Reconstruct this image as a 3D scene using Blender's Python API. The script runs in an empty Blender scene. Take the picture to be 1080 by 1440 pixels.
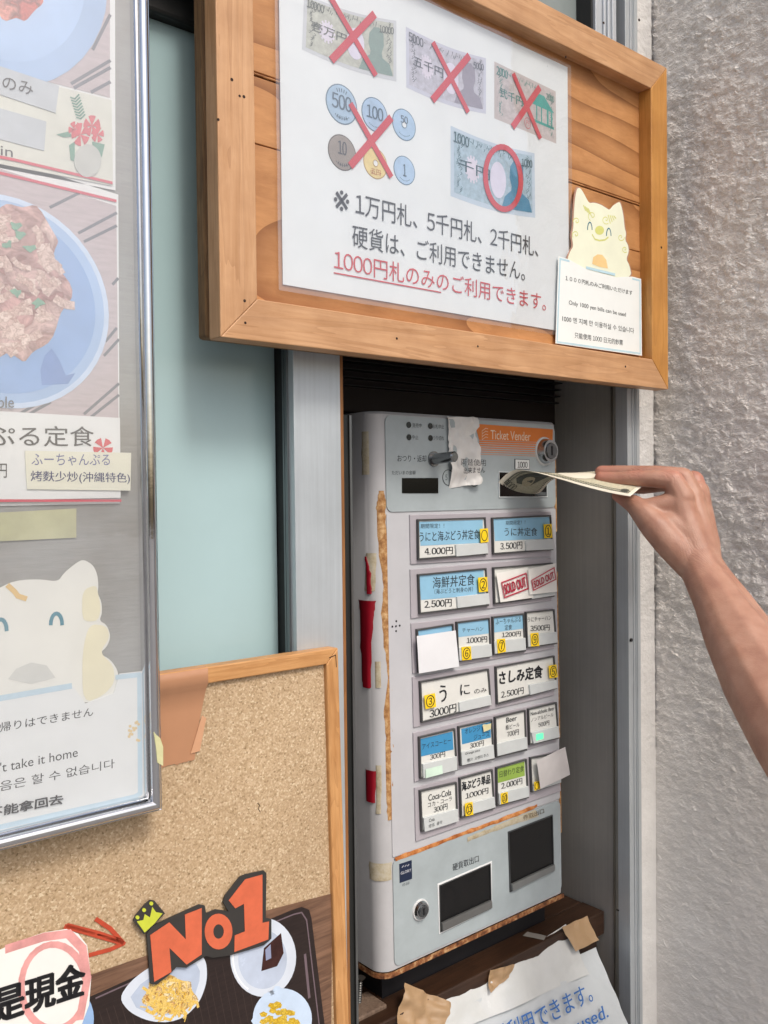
import bpy, math, random
from mathutils import Vector, Matrix, noise
random.seed(7)
R = math.radians
SC = bpy.context.scene
# ------------------------------------------------------------------ camera, sky, sun
CH = 1.45                       # camera height above the pavement
YAW, PIT, ROL, FPX = R(39.7466), R(-1.1734), R(-0.6442), 1250.0
_fw = Vector((math.sin(YAW)*math.cos(PIT), math.cos(YAW)*math.cos(PIT), math.sin(PIT)))
_r0 = Vector((math.cos(YAW), -math.sin(YAW), 0)); _u0 = _r0.cross(_fw)
RT = _r0*math.cos(ROL) + _u0*math.sin(ROL); UP = -_r0*math.sin(ROL) + _u0*math.cos(ROL); FW = _fw
CAM = Vector((0, 0, CH))
cd = bpy.data.cameras.new('camera'); co = bpy.data.objects.new('camera', cd); SC.collection.objects.link(co)
co.matrix_world = Matrix(((RT.x, UP.x, -FW.x, CAM.x), (RT.y, UP.y, -FW.y, CAM.y), (RT.z, UP.z, -FW.z, CAM.z), (0, 0, 0, 1)))
cd.sensor_fit = 'HORIZONTAL'; cd.sensor_width = 36; cd.lens = 36*FPX/1080; cd.clip_end = 500; cd.clip_start = .01
SC.camera = co
W = bpy.data.worlds.new('World'); SC.world = W; W.use_nodes = True
wn = W.node_tree.nodes; sky = wn.new('ShaderNodeTexSky'); sky.sky_type = 'NISHITA'; sky.sun_disc = False
SUN_EL, SUN_AZ = 50, 183       # azimuth measured clockwise from +Y (the facade looks towards -Y)
sky.sun_elevation = R(SUN_EL); sky.sun_rotation = R(SUN_AZ); sky.air_density = 1.0; sky.dust_density = 5.0; sky.ozone_density = .6
W.node_tree.links.new(sky.outputs[0], wn['Background'].inputs[0]); wn['Background'].inputs[1].default_value = .15
sd = bpy.data.lights.new('sun', 'SUN'); sd.energy = 1.5; sd.angle = R(14); sd.color = (1, .96, .9)
so = bpy.data.objects.new('sun', sd); SC.collection.objects.link(so)
_s = Vector((math.sin(R(SUN_AZ))*math.cos(R(SUN_EL)), math.cos(R(SUN_AZ))*math.cos(R(SUN_EL)), math.sin(R(SUN_EL))))
so.rotation_euler = _s.to_track_quat('Z', 'Y').to_euler(); so.location = _s*5
SC.view_settings.view_transform = 'Standard'; SC.view_settings.look = 'None'
SC.view_settings.gamma = 1; SC.view_settings.exposure = 0.12
SC.cycles.max_bounces = 8; SC.cycles.transparent_max_bounces = 16

# ------------------------------------------------------------------ materials
def lin(c):
    if isinstance(c, str):
        c = [int(c[i:i+2], 16)/255 for i in (0, 2, 4)]
        c = [x/12.92 if x <= .04045 else ((x+.055)/1.055)**2.4 for x in c]
    return (c[0], c[1], c[2], 1)
MATS = {}
def mk(name):
    m = bpy.data.materials.new(name); m.use_nodes = True
    return m, m.node_tree.nodes, m.node_tree.links, m.node_tree.nodes['Principled BSDF']
def nd(n, t, **k):
    o = n.new('ShaderNode'+t)
    for a, v in k.items():
        if a.startswith('i_'): o.inputs[a[2:].replace('_', ' ')].default_value = v
        else: setattr(o, a, v)
    return o
def ramp(n, stops):
    r = n.new('ShaderNodeValToRGB'); e = r.color_ramp.elements
    while len(e) < len(stops): e.new(.5)
    for i, (p, c) in enumerate(stops): e[i].position = p; e[i].color = lin(c)
    return r
def coords(n, l, scale=(1, 1, 1)):
    t = n.new('ShaderNodeTexCoord'); m = n.new('ShaderNodeMapping'); m.inputs['Scale'].default_value = scale
    l.new(t.outputs['Object'], m.inputs['Vector']); return m.outputs[0]
def mat(c, rough=.5, var=.08, sc=40, metal=0, bump=0, bsc=400, coat=0, scale=(1, 1, 1), spec=.5, sss=0, name=None):
    """plain material: a base colour with soft procedural blotches and a fine grain"""
    key = (str(c), rough, var, sc, metal, bump, bsc, coat, scale)
    if key in MATS: return MATS[key]
    m, n, l, p = mk(name or 'paint'); v = coords(n, l, scale); b = lin(c)
    a = nd(n, 'TexNoise', i_Scale=sc, i_Detail=6.0, i_Roughness=.65); l.new(v, a.inputs['Vector'])
    lo = tuple(max(0, x*(1-var)) for x in b[:3]); hi = tuple(min(1, x*(1+var)) for x in b[:3])
    r = ramp(n, [(.3, lo), (.7, hi)]); l.new(a.outputs[0], r.inputs[0]); l.new(r.outputs[0], p.inputs['Base Color'])
    rr = nd(n, 'MapRange'); rr.inputs[3].default_value = max(.02, rough*.8); rr.inputs[4].default_value = min(1, rough*1.25)
    l.new(a.outputs[0], rr.inputs[0]); l.new(rr.outputs[0], p.inputs['Roughness'])
    p.inputs['Metallic'].default_value = metal; p.inputs['Coat Weight'].default_value = coat; p.inputs['Coat Roughness'].default_value = .08
    p.inputs['Specular IOR Level'].default_value = spec
    if bump:
        g = nd(n, 'TexNoise', i_Scale=bsc, i_Detail=4.0); l.new(v, g.inputs['Vector'])
        bb = nd(n, 'Bump', i_Strength=.5, i_Distance=bump); l.new(g.outputs[0], bb.inputs['Height']); l.new(bb.outputs[0], p.inputs['Normal'])
    MATS[key] = m; return m
def wood(c1, c2, c3, axis='x', s=60, rough=.55, figure=False, seed=0):
    key = ('wood', str(c1), str(c2), axis, s, figure, seed)
    if key in MATS: return MATS[key]
    m, n, l, p = mk('wood'); k = .22 if figure else .07
    v = coords(n, l, {'x': (k, 1, 1), 'y': (1, k, 1), 'z': (1, 1, k)}[axis])
    off = nd(n, 'VectorMath', operation='ADD'); off.inputs[1].default_value = (seed*1.37, seed*.71, seed*.3); l.new(v, off.inputs[0]); v = off.outputs[0]
    a = nd(n, 'TexNoise', i_Scale=s*4.0, i_Detail=8.0, i_Roughness=.7, i_Distortion=.6); l.new(v, a.inputs['Vector'])
    if figure:
        q = nd(n, 'TexNoise', i_Scale=s*.16, i_Detail=2.0, i_Roughness=.4); l.new(v, q.inputs['Vector'])
        mu = nd(n, 'Math', operation='MULTIPLY'); mu.inputs[1].default_value = 13; l.new(q.outputs[0], mu.inputs[0])
        fr = nd(n, 'Math', operation='FRACT'); l.new(mu.outputs[0], fr.inputs[0])
        pw = nd(n, 'Math', operation='POWER'); pw.inputs[1].default_value = 4; l.new(fr.outputs[0], pw.inputs[0])
        b_out = pw.outputs[0]
    else:
        b = nd(n, 'TexNoise', i_Scale=s*.8, i_Detail=3.0, i_Distortion=1.0); l.new(v, b.inputs['Vector'])
        mu = nd(n, 'Math', operation='MULTIPLY'); mu.inputs[1].default_value = 6; l.new(b.outputs[0], mu.inputs[0])
        fr = nd(n, 'Math', operation='FRACT'); l.new(mu.outputs[0], fr.inputs[0]); 
        pw = nd(n, 'Math', operation='POWER'); pw.inputs[1].default_value = 2.5; l.new(fr.outputs[0], pw.inputs[0]); b_out = pw.outputs[0]
    r1 = ramp(n, [(.3, c2), (.65, c1)]); l.new(a.outputs[0], r1.inputs[0])
    blot = nd(n, 'TexNoise', i_Scale=22.0, i_Detail=5.0); l.new(coords(n, l), blot.inputs['Vector'])
    r2 = ramp(n, [(.4, (1, 1, 1)), (.72, (.72, .66, .6))]); l.new(blot.outputs[0], r2.inputs[0])
    m1 = nd(n, 'MixRGB', blend_type='MIX'); m1.inputs[2].default_value = lin(c3); l.new(r1.outputs[0], m1.inputs[1])
    sc2 = nd(n, 'Math', operation='MULTIPLY'); sc2.inputs[1].default_value = .75 if figure else .33; l.new(b_out, sc2.inputs[0]); l.new(sc2.outputs[0], m1.inputs[0])
    m2 = nd(n, 'MixRGB', blend_type='MULTIPLY'); m2.inputs[0].default_value = .7; l.new(m1.outputs[0], m2.inputs[1]); l.new(r2.outputs[0], m2.inputs[2])
    l.new(m2.outputs[0], p.inputs['Base Color']); p.inputs['Roughness'].default_value = rough
    bb = nd(n, 'Bump', i_Strength=.35, i_Distance=.0006); l.new(a.outputs[0], bb.inputs['Height']); l.new(bb.outputs[0], p.inputs['Normal'])
    MATS[key] = m; return m
def film(ior=1.5, wav=.0004, rough=.04, tint=(1, 1, 1), sky_haze=.08):
    key = ('film', ior, wav, rough)
    if key in MATS: return MATS[key]
    m, n, l, p = mk('clear_film'); n.remove(p); o = n['Material Output']
    t = nd(n, 'BsdfTransparent'); t.inputs[0].default_value = (*tint, 1); g = nd(n, 'BsdfGlossy', i_Roughness=rough); lw = nd(n, 'LayerWeight', i_Blend=.5); pw_ = nd(n, 'Math', operation='POWER'); pw_.inputs[1].default_value = 4.5; l.new(lw.outputs['Facing'], pw_.inputs[0]); f = nd(n, 'Math', operation='MULTIPLY_ADD'); f.inputs[1].default_value = .9; f.inputs[2].default_value = ((ior-1)/(ior+1))**2*2.8; l.new(pw_.outputs[0], f.inputs[0]); mx = nd(n, 'MixShader')
    v = coords(n, l); a = nd(n, 'TexNoise', i_Scale=26.0, i_Detail=3.0); l.new(v, a.inputs['Vector'])
    b = nd(n, 'Bump', i_Strength=1.0, i_Distance=wav); l.new(a.outputs[0], b.inputs['Height'])
    l.new(b.outputs[0], g.inputs['Normal'])
    # finger marks: patches where the film is a little hazier
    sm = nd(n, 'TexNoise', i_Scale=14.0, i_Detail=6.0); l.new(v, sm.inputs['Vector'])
    mr = nd(n, 'MapRange'); mr.inputs[3].default_value = rough; mr.inputs[4].default_value = rough*4+.04; mr.inputs[1].default_value = .5; l.new(sm.outputs[0], mr.inputs[0]); l.new(mr.outputs[0], g.inputs['Roughness'])
    l.new(f.outputs[0], mx.inputs[0]); l.new(t.outputs[0], mx.inputs[1]); l.new(g.outputs[0], mx.inputs[2]); df = nd(n, 'BsdfDiffuse'); df.inputs[0].default_value = (.8, .84, .88, 1); m3 = nd(n, 'MixShader'); dm = nd(n, 'MapRange'); dm.inputs[1].default_value = .3; dm.inputs[2].default_value = .7; dm.inputs[3].default_value = sky_haze*.6; dm.inputs[4].default_value = sky_haze*1.4  # white diffuse veil stands in for bright sky reflected in the film
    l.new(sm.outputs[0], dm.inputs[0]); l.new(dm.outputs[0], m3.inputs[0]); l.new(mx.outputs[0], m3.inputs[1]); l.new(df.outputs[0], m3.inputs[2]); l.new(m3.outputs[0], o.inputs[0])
    MATS[key] = m; return m
def brushed(c, rough=.35, axis='y', metal=.9, streak=.09):
    key = ('br', str(c), rough, axis, metal)
    if key in MATS: return MATS[key]
    m, n, l, p = mk('brushed_aluminium')
    v = coords(n, l, {'x': (.02, 1, 1), 'y': (1, .02, 1), 'z': (1, 1, .02)}[axis])
    a = nd(n, 'TexNoise', i_Scale=350.0, i_Detail=5.0, i_Roughness=.7); l.new(v, a.inputs['Vector'])
    b = lin(c); r = ramp(n, [(.3, tuple(x*(1-streak) for x in b[:3])), (.7, tuple(min(1, x*(1+streak*.5)) for x in b[:3]))]); l.new(a.outputs[0], r.inputs[0])
    d = nd(n, 'TexNoise', i_Scale=9.0, i_Detail=6.0, i_Roughness=.7); l.new(coords(n, l), d.inputs['Vector'])
    r2 = ramp(n, [(.35, (.7, .7, .7)), (.65, (1, 1, 1))]); l.new(d.outputs[0], r2.inputs[0])
    m2 = nd(n, 'MixRGB', blend_type='MULTIPLY'); m2.inputs[0].default_value = .35; l.new(r.outputs[0], m2.inputs[1]); l.new(r2.outputs[0], m2.inputs[2]); l.new(m2.outputs[0], p.inputs['Base Color'])
    mr = nd(n, 'MapRange'); mr.inputs[3].default_value = rough*.8; mr.inputs[4].default_value = rough*1.4; l.new(d.outputs[0], mr.inputs[0]); l.new(mr.outputs[0], p.inputs['Roughness'])
    p.inputs['Metallic'].default_value = metal
    bb = nd(n, 'Bump', i_Strength=.05, i_Distance=.0003); l.new(a.outputs[0], bb.inputs['Height']); l.new(bb.outputs[0], p.inputs['Normal'])
    MATS[key] = m; return m
def food(cols, sc=60, dist=.02, gap=.35, rough=.35):
    m, n, l, p = mk('printed_food'); v = coords(n, l); w = nd(n, 'TexNoise', i_Scale=sc*.7, i_Detail=3.0); l.new(v, w.inputs['Vector'])
    mx = nd(n, 'MixRGB'); mx.inputs[0].default_value = dist; l.new(v, mx.inputs[1]); l.new(w.outputs['Color'], mx.inputs[2])
    a = nd(n, 'TexVoronoi', i_Scale=float(sc)); l.new(mx.outputs[0], a.inputs['Vector']); hs = nd(n, 'SeparateColor'); l.new(a.outputs['Color'], hs.inputs[0])
    r = ramp(n, [(i/(len(cols)-1), c) for i, c in enumerate(cols)]); l.new(hs.outputs[0], r.inputs[0])
    e = nd(n, 'TexVoronoi', i_Scale=float(sc)); e.feature = 'DISTANCE_TO_EDGE'; l.new(mx.outputs[0], e.inputs['Vector']); r2 = ramp(n, [(0, (gap, gap*.9, gap*.85)), (.16, (1, 1, 1))]); l.new(e.outputs[0], r2.inputs[0])
    f = nd(n, 'TexNoise', i_Scale=sc*4.0, i_Detail=5.0, i_Distortion=1.5); l.new(mx.outputs[0], f.inputs['Vector']); r3 = ramp(n, [(.35, (.72, .68, .66)), (.55, (1, 1, 1)), (.75, (1.2, 1.2, 1.2))]); l.new(f.outputs[0], r3.inputs[0])
    m1 = nd(n, 'MixRGB', blend_type='MULTIPLY'); m1.inputs[0].default_value = 1; l.new(r.outputs[0], m1.inputs[1]); l.new(r2.outputs[0], m1.inputs[2])
    m2 = nd(n, 'MixRGB', blend_type='MULTIPLY'); m2.inputs[0].default_value = 1; l.new(m1.outputs[0], m2.inputs[1]); l.new(r3.outputs[0], m2.inputs[2])
    l.new(m2.outputs[0], p.inputs['Base Color']); p.inputs['Roughness'].default_value = rough; return m
def cork_mat():
    m, n, l, p = mk('cork'); v = coords(n, l)
    a = nd(n, 'TexVoronoi', i_Scale=720.0); a.feature = 'F1'; l.new(v, a.inputs['Vector'])
    w = nd(n, 'TexNoise', i_Scale=500.0, i_Detail=3.0); l.new(v, w.inputs['Vector'])
    hs = nd(n, 'SeparateColor'); l.new(a.outputs['Color'], hs.inputs[0])
    r = ramp(n, [(.0, '97805f'), (.1, 'b39a78'), (.5, 'bda483'), (.86, 'c8b091'), (1, 'd9c7a8')]); l.new(hs.outputs[0], r.inputs[0])
    r2 = ramp(n, [(.33, (.6, .54, .47)), (.5, (1, 1, 1))]); l.new(w.outputs[0], r2.inputs[0])
    big = nd(n, 'TexNoise', i_Scale=7.0, i_Detail=4.0); l.new(v, big.inputs['Vector']); r3 = ramp(n, [(.3, (.82, .8, .78)), (.7, (1, 1, 1))]); l.new(big.outputs[0], r3.inputs[0])
    m1 = nd(n, 'MixRGB', blend_type='MULTIPLY'); m1.inputs[0].default_value = .45; l.new(r.outputs[0], m1.inputs[1]); l.new(r2.outputs[0], m1.inputs[2])
    m2 = nd(n, 'MixRGB', blend_type='MULTIPLY'); m2.inputs[0].default_value = .8; l.new(m1.outputs[0], m2.inputs[1]); l.new(r3.outputs[0], m2.inputs[2])
    l.new(m2.outputs[0], p.inputs['Base Color']); p.inputs['Roughness'].default_value = .85
    bb = nd(n, 'Bump', i_Strength=.5, i_Distance=.0008); l.new(w.outputs[0], bb.inputs['Height']); l.new(bb.outputs[0], p.inputs['Normal'])
    return m
def stucco_mat(disp=.0145, col=((.69, .66, .62), (.80, .77, .73))):
    m, n, l, p = mk('stucco'); v = coords(n, l, (1, 1, 1.35))
    wn_ = nd(n, 'TexNoise', i_Scale=30.0, i_Detail=2.0); l.new(v, wn_.inputs['Vector'])
    mx = nd(n, 'MixRGB'); mx.inputs[0].default_value = .03; l.new(v, mx.inputs[1]); l.new(wn_.outputs['Color'], mx.inputs[2])
    a = nd(n, 'TexNoise', i_Scale=92.0, i_Detail=5.0, i_Roughness=.5, i_Distortion=.5); a.noise_type = 'RIDGED_MULTIFRACTAL'; a.normalize = False
    l.new(mx.outputs[0], a.inputs['Vector'])
    b = nd(n, 'TexNoise', i_Scale=60.0, i_Detail=5.0, i_Roughness=.6); l.new(v, b.inputs['Vector'])
    mr = nd(n, 'MapRange'); mr.inputs[1].default_value = .2; mr.inputs[2].default_value = 2.4; l.new(a.outputs[0], mr.inputs[0])
    mu = nd(n, 'Math', operation='MULTIPLY_ADD'); mu.inputs[1].default_value = .9; l.new(b.outputs[0], mu.inputs[0]); l.new(mr.outputs[0], mu.inputs[2])
    # plaster is smoother lower down the wall
    d = nd(n, 'Displacement', i_Midlevel=.9, i_Scale=disp)
    sx = nd(n, 'SeparateXYZ'); l.new(v, sx.inputs[0])
    zr = nd(n, 'MapRange'); zr.inputs[1].default_value = (CH-.42)*1.35; zr.inputs[2].default_value = (CH-.12)*1.35; zr.inputs[3].default_value = disp*.3; zr.inputs[4].default_value = disp; l.new(sx.outputs[2], zr.inputs[0]); l.new(zr.outputs[0], d.inputs['Scale'])
    l.new(mu.outputs[0], d.inputs['Height']); l.new(d.outputs[0], n['Material Output'].inputs['Displacement'])
    g = nd(n, 'TexNoise', i_Scale=14.0, i_Detail=8.0, i_Roughness=.7); l.new(v, g.inputs['Vector'])
    r = ramp(n, [(.32, col[0]), (.68, col[1])]); l.new(g.outputs[0], r.inputs[0]); l.new(r.outputs[0], p.inputs['Base Color'])
    p.inputs['Roughness'].default_value = .36; m.displacement_method = 'BOTH'
    return m
def skin_mat():
    m, n, l, p = mk('skin'); v = coords(n, l)
    a = nd(n, 'TexNoise', i_Scale=45.0, i_Detail=6.0); l.new(v, a.inputs['Vector'])
    r = ramp(n, [(.28, (.33, .16, .11)), (.5, (.40, .21, .145)), (.74, (.46, .265, .19))]); l.new(a.outputs[0], r.inputs[0])
    at = nd(n, 'Attribute', attribute_name='flush'); m1 = nd(n, 'MixRGB'); m1.inputs[2].default_value = (.48, .19, .14, 1)
    l.new(at.outputs['Fac'], m1.inputs[0]); l.new(r.outputs[0], m1.inputs[1]); l.new(m1.outputs[0], p.inputs['Base Color'])
    p.inputs['Roughness'].default_value = .48; p.inputs['Subsurface Weight'].default_value = .12; p.inputs['Subsurface Scale'].default_value = .006; p.inputs['Subsurface Radius'].default_value = (1, .35, .2)
    w = nd(n, 'TexVoronoi', i_Scale=900.0); l.new(v, w.inputs['Vector']); w2 = nd(n, 'TexNoise', i_Scale=160.0, i_Detail=4.0); l.new(v, w2.inputs['Vector'])
    ad = nd(n, 'Math', operation='MULTIPLY_ADD'); ad.inputs[1].default_value = .35; l.new(w.outputs[0], ad.inputs[0]); l.new(w2.outputs[0], ad.inputs[2])
    cw = nd(n, 'TexWave', i_Scale=150.0, i_Distortion=5.0, i_Detail=3.0); cw.inputs['Detail Scale'].default_value = 1.5; l.new(v, cw.inputs['Vector']); ca = nd(n, 'Attribute', attribute_name='crease')
    cp = nd(n, 'Math', operation='POWER'); cp.inputs[1].default_value = .4; l.new(cw.outputs['Fac'], cp.inputs[0]); cm = nd(n, 'Math', operation='MULTIPLY'); l.new(cp.outputs[0], cm.inputs[0]); l.new(ca.outputs['Fac'], cm.inputs[1])
    ad2 = nd(n, 'Math', operation='MULTIPLY_ADD'); ad2.inputs[1].default_value = 1.3; l.new(cm.outputs[0], ad2.inputs[0]); l.new(ad.outputs[0], ad2.inputs[2]); ad = ad2
    bb = nd(n, 'Bump', i_Strength=.45, i_Distance=.0008); l.new(ad.outputs[0], bb.inputs['Height']); l.new(bb.outputs[0], p.inputs['Normal'])
    return m

# ------------------------------------------------------------------ geometry helpers
class PL:
    """a real plane in the place: origin, x axis, up axis; n looks at the street"""
    def __init__(s, o, x=(1, 0, 0), u=(0, 0, 1)):
        s.o = Vector(o); s.x = Vector(x).normalized(); s.u = Vector(u); s.u = (s.u-s.x*s.u.dot(s.x)).normalized(); s.n = s.x.cross(s.u)
        s.M = Matrix(((s.x.x, s.u.x, s.n.x, s.o.x), (s.x.y, s.u.y, s.n.y, s.o.y), (s.x.z, s.u.z, s.n.z, s.o.z), (0, 0, 0, 1)))
    def uv(s, px, py, z=0):
        d = FW + RT*((px-540)/FPX) - UP*((py-720)/FPX); o = s.o+s.n*z
        t = (o-CAM).dot(s.n)/d.dot(s.n); p = CAM+d*t-o
        return (p.dot(s.x), p.dot(s.u))
def ray(px, py): return FW + RT*((px-540)/FPX) - UP*((py-720)/FPX)
def onX(px, py, X): d = ray(px, py); return CAM+d*(X/d.x)
def at3(px, py, zc): return CAM+ray(px, py)*zc
class MB:
    def __init__(s): s.v = []; s.f = []; s.mi = []; s.sm = []
    def add(s, vs, fs, mi=0, sm=False):
        b = len(s.v); s.v += [tuple(v) for v in vs]; s.f += [tuple(b+i for i in f) for f in fs]; s.mi += [mi]*len(fs); s.sm += [sm]*len(fs); return s
    def flat(s, pts, z=0, mi=0): return s.add([(p[0], p[1], z) for p in pts], [tuple(range(len(pts)))], mi)
    def prism(s, pts, z0, z1, mi=0):
        a = sum(pts[i][0]*pts[(i+1) % len(pts)][1]-pts[(i+1) % len(pts)][0]*pts[i][1] for i in range(len(pts)))
        if a < 0: pts = pts[::-1]
        k = len(pts); vs = [(p[0], p[1], z0) for p in pts]+[(p[0], p[1], z1) for p in pts]
        fs = [tuple(range(k-1, -1, -1)), tuple(range(k, 2*k))]+[(i, (i+1) % k, k+(i+1) % k, k+i) for i in range(k)]
        return s.add(vs, fs, mi)
    def box(s, a, b, mi=0): return s.prism([(a[0], a[1]), (b[0], a[1]), (b[0], b[1]), (a[0], b[1])], a[2], b[2], mi)
    def ring(s, outer, inner, z0, z1, mi=0):
        k = len(outer); vs = [(p[0], p[1], z) for z in (z0, z1) for p in outer]+[(p[0], p[1], z) for z in (z0, z1) for p in inner]; fs = []
        for i in range(k):
            j = (i+1) % k; fs += [(i, j, k+j, k+i), (2*k+j, 2*k+i, 3*k+i, 3*k+j), (k+i, k+j, 3*k+j, 3*k+i), (j, i, 2*k+i, 2*k+j)]
        return s.add(vs, fs, mi)
    def cyl(s, p0, p1, r0, r1=None, k=24, mi=0, cap=True):
        p0, p1 = Vector(p0), Vector(p1); r1 = r0 if r1 is None else r1; d = (p1-p0).normalized(); a = d.orthogonal().normalized(); b = d.cross(a)
        vs = [p0+(a*math.cos(t)+b*math.sin(t))*r0 for t in [2*math.pi*i/k for i in range(k)]]+[p1+(a*math.cos(t)+b*math.sin(t))*r1 for t in [2*math.pi*i/k for i in range(k)]]
        s.add(vs, [(i, (i+1) % k, k+(i+1) % k, k+i) for i in range(k)], mi, True)
        if cap: s.add(vs, [tuple(range(k-1, -1, -1)), tuple(range(k, 2*k))], mi)
        return s
    def stroke(s, pts, w, z=0, mi=0, z1=None):
        for i in range(len(pts)-1):
            a, b = Vector(pts[i][:2]), Vector(pts[i+1][:2]); d = (b-a)
            if d.length < 1e-7: continue
            d.normalize(); q = Vector((-d.y, d.x))*w/2; e = d*w*.25
            P = [a-q-e, b-q+e, b+q+e, a+q-e]
            if z1 is None: s.flat(P, z+i*1e-6, mi)
            else: s.prism([tuple(x) for x in P], z, z1, mi)
        return s
    def build(s, name, mats, parent=None, M=None, label=None, cat=None, group=None, kind=None, bevel=0):
        me = bpy.data.meshes.new(name); me.from_pydata(s.v, [], s.f)
        for i, f in enumerate(me.polygons): f.material_index = s.mi[i]; f.use_smooth = s.sm[i]
        return link(name, me, mats, parent, M, label, cat, group, kind, bevel)
def link(name, me, mats, parent=None, M=None, label=None, cat=None, group=None, kind=None, bevel=0):
    o = bpy.data.objects.new(name, me); SC.collection.objects.link(o)
    if mats:
        me.materials.clear()
        for m in (mats if isinstance(mats, (list, tuple)) else [mats]): me.materials.append(m)
    if parent: o.parent = parent
    if M is not None: o.matrix_world = M
    tag(o, label, cat, group, kind)
    if bevel:
        b = o.modifiers.new('bevel', 'BEVEL'); b.width = bevel; b.segments = 2; b.limit_method = 'ANGLE'; b.angle_limit = R(40)
    return o
def tag(o, label=None, cat=None, group=None, kind=None):
    for k, v in (('label', label), ('category', cat), ('group', group), ('kind', kind)):
        if v: o[k] = v
def thing(name, M, label, cat, group=None):
    o = bpy.data.objects.new(name, None); SC.collection.objects.link(o); o.matrix_world = M; o.empty_display_size = .02
    tag(o, label, cat, group); return o
def bil(q, u, v):  # q = BL, BR, TR, TL
    return tuple((1-u)*(1-v)*q[0][i]+u*(1-v)*q[1][i]+u*v*q[2][i]+(1-u)*v*q[3][i] for i in (0, 1))
_FC = {}; _RAW = {}; FULL = {48+i: 0xFF10+i for i in range(10)}
def raw(t):
    """outline of a run of characters as a flat mesh, in em units"""
    if t not in _RAW:
        c = bpy.data.curves.new('t', 'FONT'); c.body = t; c.size = 1; c.resolution_u = 3; c.fill_mode = 'BOTH'
        o = bpy.data.objects.new('t', c); SC.collection.objects.link(o); bpy.context.view_layer.update()
        me = bpy.data.meshes.new_from_object(o.evaluated_get(bpy.context.evaluated_depsgraph_get()))
        _RAW[t] = ([tuple(v.co) for v in me.vertices], [tuple(p.vertices) for p in me.polygons])
        bpy.data.objects.remove(o); bpy.data.curves.remove(c); bpy.data.meshes.remove(me)
    return _RAW[t]
def glyphs(body, bold=0):
    k = body
    if k not in _FC:
        cjk = any(ord(ch) > 0x2E80 and not 0xAC00 <= ord(ch) <= 0xD7A3 for ch in body)
        if any(ch.isdigit() and ord(ch) < 128 for ch in body) and (cjk or body.replace('.', '').isdigit()):
            if 'A' not in _FC: a_ = lambda t: max(v[0] for v in raw(t)[0]); _FC['A'] = a_('口口')-a_('口')
            A = _FC['A']; x = 0; vs = []; fs = []
            for ch in body:
                dg = ch.isdigit() and ord(ch) < 128; w = .56*A if dg else .3*A if ch in '. ' else .62*A if ch in '、。' and body[-1] != ch else A
                if ch != ' ':
                    V, F = raw(ch.translate(FULL) if dg else ch); b = len(vs); sh_ = -.22*A if dg else 0
                    vs += [(v[0]+x+sh_, v[1]) for v in V]; fs += [tuple(b+i_ for i_ in f) for f in F]
                x += w
        else: vs, fs = raw(body)
        if vs:
            x0, x1 = min(v[0] for v in vs), max(v[0] for v in vs); y0, y1 = min(v[1] for v in vs), max(v[1] for v in vs)
            vs = [((v[0]-x0)/(x1-x0), (v[1]-y0)/(y1-y0)) for v in vs]
        _FC[k] = (vs, fs, (x1-x0)/(y1-y0) if vs else 1)
    return _FC[k][:2]
def aspect(body): glyphs(body); return _FC[body][2]
def put(mb, body, BL, BR, TL, z, mi=0, bold=0, jit=0):
    vs, fs = glyphs(body); out = []
    if bold:   # heavier pen: the strokes repeated a hair's breadth to the side
        hx = (BR[0]-BL[0], BR[1]-BL[1]); L = math.hypot(*hx); Hh = math.hypot(TL[0]-BL[0], TL[1]-BL[1]); n = 3 if bold > .02 else 2
        for i in range(n):
            for j in ((0,) if bold <= .02 else (-1, 1)):
                if i == n-1 and j in (0, 1): continue
                f = bold*2.2*Hh*(i/(n-1)-.5)/L; g = bold*.8*j*Hh/max(1e-9, Hh)
                d = lambda P: (P[0]+hx[0]*(f-.5*0)+(TL[0]-BL[0])*g, P[1]+hx[1]*f+(TL[1]-BL[1])*g)
                put(mb, body, d(BL), d(BR), d(TL), z+(i*2+j+2)*8e-6, mi, 0, jit)
        f = bold*1.1*Hh/L; BL, BR, TL = [(P[0]+hx[0]*f, P[1]+hx[1]*f) for P in (BL, BR, TL)]
    for u, v in vs:
        if jit: u += jit*math.sin(u*19+v*3); v += jit*2.5*math.sin(u*23+1.3)
        out.append((BL[0]+u*(BR[0]-BL[0])+v*(TL[0]-BL[0]), BL[1]+u*(BR[1]-BL[1])+v*(TL[1]-BL[1]), z))
    mb.add(out, fs, mi)
def circ(c, r, k=28, ry=None, a0=0): ry = ry or r; return [(c[0]+r*math.cos(2*math.pi*i/k+a0), c[1]+ry*math.sin(2*math.pi*i/k+a0)) for i in range(k)]
def pell(pl, cx, cy, rx, ry, z=0, k=32, tilt=0):
    o = []
    for i in range(k):
        a = 2*math.pi*i/k; x, y = rx*math.cos(a), ry*math.sin(a); o.append(pl.uv(cx+x*math.cos(tilt)-y*math.sin(tilt), cy+x*math.sin(tilt)+y*math.cos(tilt), z))
    return o
def crop(x0, y0, s): return lambda x, y: (x0+x*s, y0+y*s)
def Q(pl, c, pts, z=0): return [pl.uv(*c(*p), z) for p in pts]
def soft(pts, n=2):
    for _ in range(n):
        o = []
        for i in range(len(pts)):
            a, b = pts[i], pts[(i+1) % len(pts)]; o += [(a[0]*.78+b[0]*.22, a[1]*.78+b[1]*.22), (a[0]*.22+b[0]*.78, a[1]*.22+b[1]*.78)]
        pts = o
    return pts
def rrect(x0, y0, x1, y1, r, k=5):
    o = []
    for cx, cy, a in ((x1-r, y1-r, 0), (x0+r, y1-r, 90), (x0+r, y0+r, 180), (x1-r, y0+r, 270)):
        for i in range(k+1): t = R(a+90*i/k); o.append((cx+r*math.cos(t), cy+r*math.sin(t)))
    return o
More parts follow.
